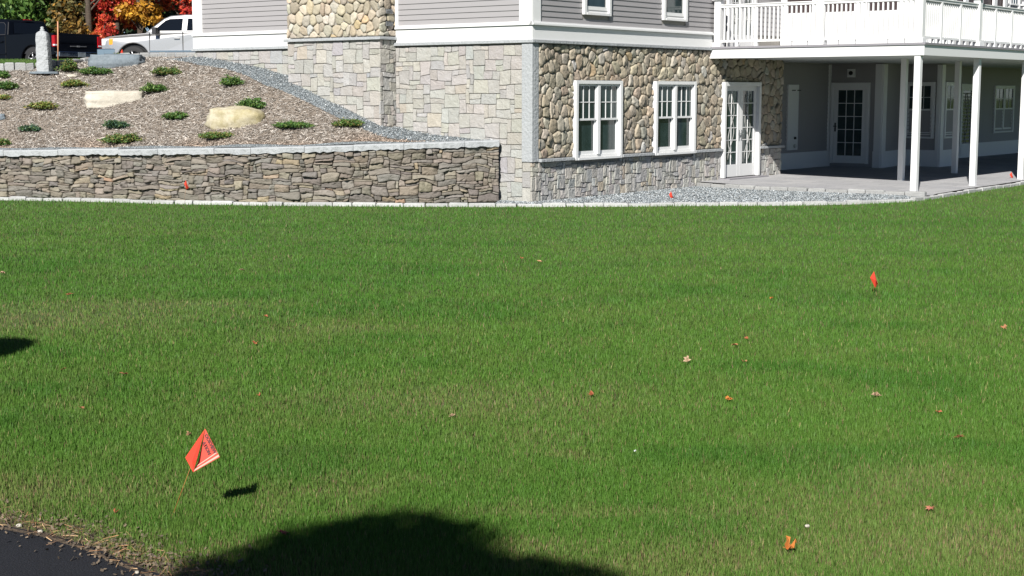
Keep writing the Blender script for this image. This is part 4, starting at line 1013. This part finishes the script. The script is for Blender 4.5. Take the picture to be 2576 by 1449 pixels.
for a in [
 (1983, 1380, .085, OR, 'bright orange curled leaf near the bottom right', .75), (710, 1341, .09, DR, 'dark red flat leaf beside the big shadow at the bottom', .1),
 (1728, 910, .075, TAN, 'pale tan upright leaf right of the lawn centre', .6), (1832, 1006, .07, OR, 'orange folded leaf below the pale tan upright leaf', .5),
 (2204, 995, .10, TAN, 'wide pale tan leaf straight below the lone flag on the lawn', .25), (2525, 826, .09, (.5, .24, .12), 'curled brown leaf near the right edge of the lawn', .5),
 (1488, 994, .05, RB, 'small red upright leaf right of the lawn centre', .6), (2340, 1280, .085, (.42, .16, .10), 'flat reddish leaf in the thin grass at lower right', .1),
 (2360, 1037, .08, RB, 'reddish leaf below and right of the wide pale tan leaf', .2), (2413, 1100, .08, BR, 'dull brown leaf half hidden in grass near the right edge', .2),
 (642, 864, .085, RB, 'red-brown leaf in mid lawn left of centre', .3), (669, 796, .06, RB, 'small red-brown leaf above and right of the red-brown mid lawn leaf', .3),
 (175, 741, .12, (.5, .20, .10), 'wide reddish leaf in the left part of the lawn', .15), (608, 680, .09, TAN, 'tan leaf far back on the left half of the lawn', .3),
 (6, 687, .09, TAN, 'tan leaf cut by the left edge of the picture', .3), (312, 941, .10, BR, 'long brown leaf above the nearest flag', .1),
 (159, 929, .07, BR, 'small brown leaf above the nearest flag, nearer the left edge', .1), (652, 995, .05, RB, 'small leaf right of and above the nearest flag', .4),
 (1138, 1047, .06, TAN, 'small tan leaf in the dry patch at the centre of the lawn', .3), (1312, 650, .09, RB, 'left one of two small leaves close together far back on the lawn', .2),
 (1357, 658, .09, (.55, .30, .16), 'right one of two small leaves close together far back on the lawn', .2), (1940, 751, .05, OR, 'tiny orange leaf left of the lone flag on the lawn', .4),
 (1848, 868, .09, (.45, .20, .09), 'flat brown leaf just right of and above the pale tan upright leaf', .15), (1878, 851, .06, RB, 'small reddish leaf just above the flat brown leaf', .2),
 (1872, 911, .07, (.5, .24, .12), 'brown leaf just right of the pale tan upright leaf', .3), (476, 1096, .05, (.55, .33, .18), 'small curled tan leaf touching the left side of the nearest flag', .6),
 (290, 1290, .045, RB, 'small pointed red leaf near the asphalt edge', .6), (205, 1027, .06, BR, 'brown leaf in the dark green patch at left', .2)]:
    leaf(a[0], a[1], a[2] * .82, a[3], a[4], up=a[5])
leaf(1598, 1136, .018, (.85, .87, .9), 'tiny white scrap lying in the middle of the lawn', 'litter', 'paper_scrap', .4, group=None)
for (px, py, r_, lab) in ((2031, 1323, .010, 'pale pebble in the grass above the bright orange leaf'), (48, 1322, .012, 'larger pale pebble on the asphalt edge at far left'), (101, 1337, .011, 'tan pebble on the asphalt edge right of the larger pale one'), (345, 1440, .008, 'pebble beside the twig at the asphalt corner')):
    x, y, z = onz(px, py, .01); rock('pebble', (x, y, z), (r_ * 2, r_ * 1.6, r_ * 1.3), .5, M['slab'], lab, 'pebble', int(px), .2, .12)

# ------------------------------------------------------------------ pickups
def pickup(name, loc, heading, paint, label, glass_frame, kind):
    root = empty(name, loc, heading, label, 'pickup truck')
    L0, L1 = 2.95, -2.90                                   # x of front and rear; wheels at +-1.82
    WB = 1.83; WR = .405; AR = .53
    def arch(cx): return [(cx + AR * math.cos(t), .38 + AR * 1.02 * math.sin(t)) for t in [PI * k / 12 for k in range(13)]]
    def rnd(o, b=.03): m_ = o.modifiers.new('b', 'BEVEL'); m_.width = b; m_.segments = 3; m_.limit_method = 'ANGLE'; m_.angle_limit = R(28); return o
    def extr(mb, pr, y0, y1, fy=None):
        n = len(pr); v0 = [(x, y0 if not fy else y0 * fy(x, z), z) for x, z in pr]; v1 = [(x, y1 if not fy else y1 * fy(x, z), z) for x, z in pr]
        mb.add(v0 + v1, [tuple(range(n))[::-1], tuple(range(n, 2 * n))] + [(i, (i + 1) % n, n + (i + 1) % n, n + i) for i in range(n)], smooth=False)
    # front clip + doors as one lower body: outline with two wheel arches
    fl_ = lambda x, z: (.965 - .09 * max(0, (x - 2.3) / .65) ** 2) * (1 - .03 * max(0, (z - .95) / .3))
    pr = [(2.86, .50), (2.90, .80), (2.86, 1.08), (2.60, 1.15), (2.0, 1.21), (1.38, 1.255), (1.30, 1.28), (-.60, 1.29), (-.60, .38)] + [(1.30, .38)] + arch(WB)[::-1] + [(2.40, .50)]
    mb = MB(); extr(mb, pr, -1.0, 1.0, fl_); body = rnd(mb.build('body', paint, root, fix=True), .045)
    # bed: sides, front wall, floor; tailgate separate
    pr = [(-.63, .42), (-.63, 1.30), (-2.82, 1.32), (-2.86, .60), (-2.36, .52)] + arch(-WB)[0:13][::1][:0] + []
    pr = [(-.63, .42), (-1.34, .38)] + arch(-WB) [0:13] + [(-2.60, .50), (-2.84, .58), (-2.82, 1.32), (-.63, 1.30)]
    pr = [(-.63, .40), (-.63, 1.30), (-2.82, 1.32), (-2.84, .58)] + [(-2.38, .50)] + arch(-WB)[::-1] + [(-1.34, .40)]
    for sgn in (1, -1):
        mb = MB(); extr(mb, pr, .90 * sgn, .985 * sgn); rnd(mb.build('bed_side', paint, root, fix=True), .02)
    mb = MB(); mb.box((-2.8, -.9, .62), (-.63, .9, .68)); mb.box((-.70, -.9, .68), (-.64, .9, 1.29)); mb.box((-2.4, -.9, .68), (-1.3, -.75, .95)); mb.box((-2.4, .75, .68), (-1.3, .9, .95)); mb.build('bed_floor', M['plastic'], root)
    mb = MB(); mb.box((-2.86, -.83, .62), (-2.80, .83, 1.32)); mb.box((-2.875, -.78, .98), (-2.855, .78, 1.22)); tg = rnd(mb.build('tailgate', paint, root), .02)
    mb = MB(); mb.box((-2.885, -.34, .86), (-2.865, .34, .885)); mb.box((-2.89, -.06, .845), (-2.87, .06, .90)); mb.build('trim_bar', M['rim'], tg)
    # greenhouse
    wz = lambda z: .93 - .17 * (z - 1.26) / .62
    pr = [(1.46, 1.25), (.86, 1.76), (.66, 1.85), (.2, 1.89), (-.42, 1.88), (-.56, 1.80), (-.66, 1.27)]
    mb = MB(); extr(mb, pr, -1, 1, lambda x, z: wz(z)); rnd(mb.build('cab', paint, root, fix=True), .05)
    # side glass and door lines on both sides
    for sgn in (1, -1):
        def P_(x, z, o=.006): return (x, sgn * (wz(z) + o), z)
        wins = ([(1.16, 1.33), (.80, 1.68), (.66, 1.735), (.24, 1.75), (.24, 1.33)], [(.08, 1.33), (.08, 1.75), (-.36, 1.74), (-.46, 1.66), (-.52, 1.33)])
        for wv in wins:
            mb = MB(); cx = sum(p[0] for p in wv) / len(wv); cz = sum(p[1] for p in wv) / len(wv)
            mb.poly([P_(*p) for p in wv][::sgn]); g_ = mb.build('side_window', M['cglass'], root)
            if glass_frame:
                mb = MB(); ring = [P_(cx + (p[0] - cx) * 1.07, cz + (p[1] - cz) * 1.10, .002) for p in wv]; mb.poly(ring[::sgn]); mb.build('window_trim', M['plastic'], g_)
        yb = .975
        mb = MB()
        for xx in (1.28, .20, -.58):
            mb.box((xx - .008, sgn * (yb - .03), .46), (xx + .008, sgn * (yb - .006), 1.27))
        mb.build('door_gap', M['black'], root)
        mb = MB(); mb.box((.30, sgn * (yb - .02), 1.045), (.48, sgn * (yb + .03), 1.085)); mb.box((-.48, sgn * (yb - .02), 1.045), (-.30, sgn * (yb + .03), 1.085)); mb.build('door_handle', paint, root, bevel=.01)
        mb = MB(); mb.box((-.6, sgn * (yb - .03), .60), (1.28, sgn * (yb + .012), .655)); mb.build('side_moulding', M['chrome'] if kind == 'silver' else paint, root, bevel=.008)
        mb = MB(); mb.box((1.00, sgn * .90, 1.26), (1.10, sgn * 1.0, 1.30)); mb.box((.96, sgn * .98, 1.22), (1.10, sgn * 1.20, 1.44)); mb.build('mirror', M['plastic'] if kind == 'silver' else paint, root, bevel=.03)
        # lights
        mb = MB(); mb.box((2.62, sgn * .70, .84), (2.885, sgn * .905, 1.07)); hl_ = mb.build('headlight', M['lens'], root, bevel=.02)
        mb = MB(); mb.box((2.50, sgn * .85, .86), (2.63, sgn * .935, 1.06)); mb.build('turn_signal', M['amber'], hl_, bevel=.015)
        mb = MB(); mb.box((-2.875, sgn * .84, .84), (-2.74, sgn * .995, 1.24)); tl = mb.build('tail_light', M['red'], root, bevel=.02)
        mb = MB(); mb.box((-2.88, sgn * .86, .88), (-2.80, sgn * .998, .93)); mb.build('reverse_lamp', M['lens'], tl)
        mb = MB()                                           # wheel-arch lip and dark well
        for cx in (WB, -WB):
            ap = [(cx + (AR + .02) * math.cos(t), .38 + (AR * 1.02 + .02) * math.sin(t)) for t in [PI * k / 16 for k in range(17)]]
            mb.tube([(x, sgn * (.955 if cx < 0 else .93), z) for x, z in ap], .035, 6)
        mb.build('wheel_arch', paint, root)
    mb = MB()
    for cx in (WB, -WB): mb.box((cx - .5, -.84, .35), (cx + .5, .84, .86))
    mb.box((-2.5, -.7, .35), (2.4, .7, .55)); mb.build('chassis', M['black'], root)
    # glass front and rear, grille, bumpers
    mb = MB(); mb.poly([(1.40, -.82, 1.305), (1.40, .82, 1.305), (.90, .74, 1.73), (.90, -.74, 1.73)]); o = mb.build('windscreen', M['cglass'], root); o.location = (.014, 0, .016)
    mb = MB(); mb.poly([(-.652, -.66, 1.36), (-.652, .66, 1.36), (-.575, .60, 1.76), (-.575, -.60, 1.76)]); o = mb.build('rear_window', M['cglass'], root); o.location = (-.012, 0, 0)
    mb = MB(); mb.box((2.84, -.68, .80), (2.915, .68, 1.06)); mb.box((2.85, -.68, .91), (2.925, .68, .945)); mb.build('grille', M['plastic'], root, bevel=.01)
    mb = MB(); mb.box((2.76, -.97, .47), (3.02, .97, .73)); mb.box((2.42, .92, .52), (2.80, .975, .73)); mb.box((2.42, -.975, .52), (2.80, -.92, .73)); mb.build('front_bumper', M['chrome'], root, bevel=.03)
    mb = MB(); mb.box((-3.02, -.93, .50), (-2.84, .93, .68)); bp_ = mb.build('rear_bumper', M['chrome'], root, bevel=.02)
    mb = MB(); mb.box((-2.9, -.95, .50), (-2.88, .95, .52)); mb.box((-3.026, -.16, .50), (-3.018, .16, .66)); mb.build('number_plate', M['slate'], bp_)
    mb = MB(); mb.box((-.60, -.16, 1.865), (-.54, .16, 1.89)); mb.build('brake_light', M['red'], root)
    # wheels
    for cx in (WB, -WB):
        for sgn in (1, -1):
            mb = MB(); n = 28; prof_ = [(.24, .0), (.36, .0), (.395, .025), (.405, .06), (.405, .18), (.395, .215), (.36, .24), (.24, .24)]
            vs = []; 
            for (r_, yy) in prof_:
                for k in range(n): vs.append((cx + r_ * math.cos(2 * PI * k / n), sgn * (.955 - yy), .405 + r_ * math.sin(2 * PI * k / n)))
            fs = [(i * n + k, i * n + (k + 1) % n, (i + 1) * n + (k + 1) % n, (i + 1) * n + k) for i in range(len(prof_) - 1) for k in range(n)]
            mb.add(vs, fs, smooth=True); wh = mb.build('wheel', M['tyre'], root, fix=True)
            mb = MB(); mb.tube([(cx, sgn * .90, .405), (cx, sgn * .93, .405)], .07, 12)
            mb.tube([(cx + .245 * math.cos(t), sgn * .94, .405 + .245 * math.sin(t)) for t in [2 * PI * k / 24 for k in range(25)]], .014, 6, cap=False)
            for k in range(6):
                t = 2 * PI * k / 6 + .3; mb.tube([(cx + .05 * math.cos(t), sgn * .925, .405 + .05 * math.sin(t)), (cx + .24 * math.cos(t), sgn * .935, .405 + .24 * math.sin(t))], [.032, .022], 6)
            rm = mb.build('rim', M['rim'], wh)
            mb = MB(); mb.tube([(cx, sgn * .80, .405), (cx, sgn * .82, .405)], .245, 20); mb.build('brake_disc', M['black'], rm)
    root.scale = (1.07, 1, .93)
    return root
def hdg(a): return math.atan2(math.sin(R(a)), -math.cos(R(a)))
def place_truck(px_ref, Yref, local, zg, HD):
    """put the local point (x,y) of the truck on the sight line px_ref at depth Yref"""
    x, y, _ = ony(px_ref, 120, Yref); c, s2 = math.cos(HD), math.sin(HD)
    return (x - (local[0] * c - local[1] * s2), y - (local[0] * s2 + local[1] * c), zg)
SZ = place_truck(249, 49.3, (3.16, .95), 2.84, hdg(12)); pickup('pickup_truck', SZ, hdg(12), M['silver'], 'silver pickup truck parked nose left, half hidden behind the house corner', False, 'silver')
BZ = place_truck(139, 49.3, (-3.05, .95), 2.80, hdg(32.5)); pickup('pickup_truck', BZ, hdg(32.5), M['blackp'], 'black pickup truck seen from behind at the left edge, with red tail light', True, 'black')

# grass strip beyond the upper kerb
mb = MB(); 
def strip2():
    xs = np.linspace(-17, -8.6, 40); V = []; nj = 12
    for x in xs:
        y0 = float(np.interp(x, [p[0] for p in KERB2], [p[1] for p in KERB2])) + .1
        for j in range(nj + 1): y = y0 + (41.5 - y0) * j / nj; V.append((x, y, hz(x, y) + .012 + .02 * (j > 0)))
    Fs = [(i * (nj + 1) + j, (i + 1) * (nj + 1) + j, (i + 1) * (nj + 1) + j + 1, i * (nj + 1) + j + 1) for i in range(39) for j in range(nj)]
    mb.add(V, Fs, smooth=True); tag(mb.build('upper_lawn', M['soil'], fix=True), kind='structure')
strip2()
n = 45000; X = rng.uniform(-17, -8.6, n); Y = 34 + 8 * rng.random(n) ** 1.6; ky = np.interp(X, [p[0] for p in KERB2], [p[1] for p in KERB2]); ok = Y > ky + .14; X, Y = X[ok], Y[ok]; n = len(X); Z = hill(X, Y) + .02
an = rng.uniform(0, 2 * PI, n); wd = .008; h = rng.uniform(.03, .055, n); V = np.empty((n, 3, 3)); V[:, 0] = np.c_[X - np.cos(an) * wd, Y - np.sin(an) * wd, Z]; V[:, 1] = np.c_[X + np.cos(an) * wd, Y + np.sin(an) * wd, Z]; V[:, 2] = np.c_[X + rng.normal(0, .02, n), Y + rng.normal(0, .02, n), Z + h]
c = np.array([.10, .19, .04]) * rng.uniform(.7, 1.3, (n, 1)); tag(np_mesh('upper_grass', V.reshape(-1, 3), np.arange(n * 3).reshape(n, 3), np.repeat(c, 3, 0), M['grass']), 'strip of mown grass between the upper kerb and the driveway', 'grass', kind='stuff')

# ------------------------------------------------------------------ trees
def tree(x, y, zb, h, r, cols, label, name='autumn_tree', seed=0, leaf_=.13, nl=7000, cb=.15, cat='tree', group='trees behind the driveway', lobes=34, trunk=.16):
    rs = random.Random(seed); rn = np.random.default_rng(seed); root = empty(name, (x, y, zb), 0, label, cat, group)
    mb = MB(); mb.tube([(0, 0, -.2), (rs.uniform(-.1, .1), 0, h * .3), (rs.uniform(-.2, .2), rs.uniform(-.2, .2), h * .85)], [trunk, trunk * .75, .03], 9)
    L = []
    for k in range(lobes):
        t = rs.uniform(cb, .97); an = rs.uniform(0, 2 * PI); env = math.sin(PI * min(1, (t - cb + .12) / (1.12 - cb)) ** .75) ** .6; rr = r * env * rs.uniform(.35, .95)
        c = Vector((math.cos(an) * rr, math.sin(an) * rr, t * h)); L.append((c, r * rs.uniform(.22, .38)))
        z0 = max(.15 * h, t * h - .25 * rr - .4); mb.tube([(0, 0, z0 * .9), tuple(c * .5 + Vector((0, 0, z0 * .45))), tuple(c)], [.045, .03, .01], 5, cap=False)
    mb.build('trunk', M['bark'], root)
    cen = np.array([tuple(c) for c, _ in L]); rad = np.array([q_ for _, q_ in L]); i = rn.integers(0, lobes, nl)
    d = rn.normal(0, 1, (nl, 3)); d /= np.linalg.norm(d, axis=1)[:, None]; P = cen[i] + d * (rad[i] * rn.uniform(.3, 1.35, nl))[:, None] * np.array([1, 1, .8])
    P[:, 2] = np.maximum(P[:, 2], .1)
    u = rn.normal(0, 1, (nl, 3)); u /= np.linalg.norm(u, axis=1)[:, None]; v = np.cross(u, rn.normal(0, 1, (nl, 3))); v /= np.linalg.norm(v, axis=1)[:, None]
    s_ = (leaf_ * rn.uniform(.5, 1.1, nl))[:, None]
    V = np.stack([P - u * s_, P + v * s_ * .55, P + u * s_, P - v * s_ * .55], 1)
    pal = np.array(cols); lobec = rn.integers(0, len(pal), lobes); ci = np.where(rn.random(nl) < .6, lobec[i], rn.integers(0, len(pal), nl)); c = pal[ci] * rn.uniform(.7, 1.25, (nl, 1))
    np_mesh('crown', V.reshape(-1, 3), np.arange(nl * 4).reshape(nl, 4), np.repeat(np.clip(c, 0, 1), 4, 0), M['leaf'], root, vsize=4)
    return root
CG = [(.07, .15, .03), (.11, .21, .04), (.045, .10, .03), (.16, .25, .055)]; CO = [(.42, .20, .03), (.55, .28, .04), (.30, .16, .04), (.22, .15, .04)]
CBm = [(.20, .13, .035), (.28, .16, .035), (.13, .11, .035), (.42, .22, .035), (.09, .09, .03)]; CR = [(.60, .06, .03), (.75, .10, .05), (.48, .04, .03), (.70, .16, .05)]
CD = [(.025, .06, .03), (.035, .08, .035), (.05, .10, .05)]; CY = [(.62, .32, .03), (.70, .38, .05), (.50, .24, .03)]
def tx(px, Y): return ony(px, 100, Y)[0]
for (px, Y, h, r, cols, lab, nl, lf, cb_) in (
  (-40, 60, 9, 3.0, CG, 'green leafy tree behind the cab of the black pickup', 9000, .15, .10),
  (95, 60, 9.5, 2.1, CG, 'green leafy tree behind the granite post', 9000, .15, .12),
  (10, 64, 4.6, 1.2, CO, 'small orange tree showing over the roof of the black pickup', 3000, .12, .3),
  (185, 61, 8.5, 1.3, CBm, 'brown and gold tree above the tailgate of the black pickup', 8000, .14, .04),
  (228, 59.5, 8, 1.3, CBm, 'brown tree thinning out between the two pickups', 7000, .12, .03),
  (292, 60.5, 7.5, .95, CR, 'bright red maple above the hood of the silver pickup', 7500, .12, .16),
  (354, 60, 7.5, .85, CY, 'orange-yellow maple directly right of the bright red one', 6000, .12, .12),
  (408, 66, 9, 1.6, CD, 'dark green tree between the orange-yellow maple and the red tree at the house', 7000, .12, .05),
  (462, 62, 8, 1.3, CR, 'red maple just left of the house wall, above the silver pickup roof', 7000, .12, .20),
  (560, 70, 10, 3, CG, 'green tree mostly hidden behind the house', 3000, .2, .1)):
    tree(tx(px, Y), Y, 2.72, h, r, cols, lab, seed=int(px) + 200, nl=nl, leaf_=lf, cb=cb_)
tree(tx(236, 57), 57, 2.72, 1.55, .55, [(.75, .16, .04), (.70, .10, .04), (.6, .2, .05)], 'low fiery red-orange bush between the two pickups', 'autumn_bush', 77, .08, 3200, .1, 'bush', None, 20, .03)
tree(tx(262, 58.5), 58.5, 2.72, 2.3, .6, CR, 'upright red bush just behind the nose of the silver pickup', 'autumn_bush', 78, .08, 2600, .1, 'bush', None, 16, .03)
# distant wood closing the view
N = 75000; X = rng.uniform(-62, 14, N); Z = 2.2 + 15 * rng.random(N) ** 1.25; Y = 74 + 9 * rng.random(N) + 3 * np.sin(X * .7); P = np.c_[X, Y, Z]
u = rng.normal(0, 1, (N, 3)); u /= np.linalg.norm(u, axis=1)[:, None]; v = np.cross(u, rng.normal(0, 1, (N, 3))); v /= np.linalg.norm(v, axis=1)[:, None]; s_ = rng.uniform(.2, .5, N)[:, None]
pal = np.array([(.03, .06, .025), (.05, .085, .03), (.09, .08, .03), (.16, .10, .03), (.04, .07, .035)]); g = (vnoise(X, Z * 1.6, 2.6) * 5).astype(int).clip(0, 4); c = pal[g] * rng.uniform(.7, 1.3, (N, 1))
V = np.stack([P - u * s_, P + v * s_ * .6, P + u * s_, P - v * s_ * .6], 1)
tag(np_mesh('woodland', V.reshape(-1, 3), np.arange(N * 4).reshape(N, 4), np.repeat(c, 4, 0), M['leaf'], vsize=4), 'dark mixed wood closing the view behind the trees', 'woodland', kind='stuff')

# ------------------------------------------------------------------ unseen shadow casters for the lawn; the tree behind the viewpoint is added
def clipped(tipx, tipy, hc, rx, rz, label, seed, tr=.07, lobe=None):
    """round crown shaped for its cast shadow; the far end of its shadow lands at (tipx, tipy)"""
    te = math.tan(SUN_EL); reach = math.sqrt((rz / te) ** 2 + rx ** 2)
    k = hc / te + reach; x = tipx - math.sin(SUN_AZ) * k; y = tipy - math.cos(SUN_AZ) * k
    root = empty('shadow_caster', (x, y, 0), 0, label, 'tree'); mb = MB(); mb.tube([(0, 0, -.1), (.02, 0, hc * .5), (0, 0, hc)], [tr * 1.3, tr, tr * .8], 10); mb.build('trunk', M['bark'], root)
    n = 44000; rn = np.random.default_rng(seed); d = rn.normal(0, 1, (n, 3)); d /= np.linalg.norm(d, axis=1)[:, None]; P = d * np.array([rx, rx, rz]) * (rn.uniform(.45, 1.0, (n, 1)) + .10 * (rn.random((n, 1)) < .06)) + np.array([0, 0, hc])
    if lobe: k_ = n // 2; P[:k_] = d[:k_] * np.array([lobe[2], lobe[2], lobe[3]]) * rn.uniform(.45, 1.02, (k_, 1)) + np.array([lobe[0], 0, hc + lobe[1]])
    u = rn.normal(0, 1, (n, 3)); u /= np.linalg.norm(u, axis=1)[:, None]; v = np.cross(u, rn.normal(0, 1, (n, 3))); v /= np.linalg.norm(v, axis=1)[:, None]; s_ = rn.uniform(.03, .06, (n, 1))
    V = np.stack([P - u * s_, P + v * s_ * .6, P + u * s_, P - v * s_ * .6], 1)
    c = np.array([.05, .11, .03]) * rn.uniform(.6, 1.4, (n, 1)); np_mesh('crown', V.reshape(-1, 3), np.arange(n * 4).reshape(n, 4), np.repeat(c, 4, 0), M['leaf'], root, vsize=4)
t1 = onz(1085, 1290); clipped(t1[0], t1[1], 5.4, .86, 1.3, 'unseen round tree added behind the viewpoint to cast the shadow on the lawn', 5, .07, (.78, -.46, .86, 1.2))
t2 = onz(60, 858); clipped(t2[0] - .10, t2[1] + .12, 3.4, .42, .42, 'small clipped tree left of the view whose shadow tip touches the lawn', 6, .05)
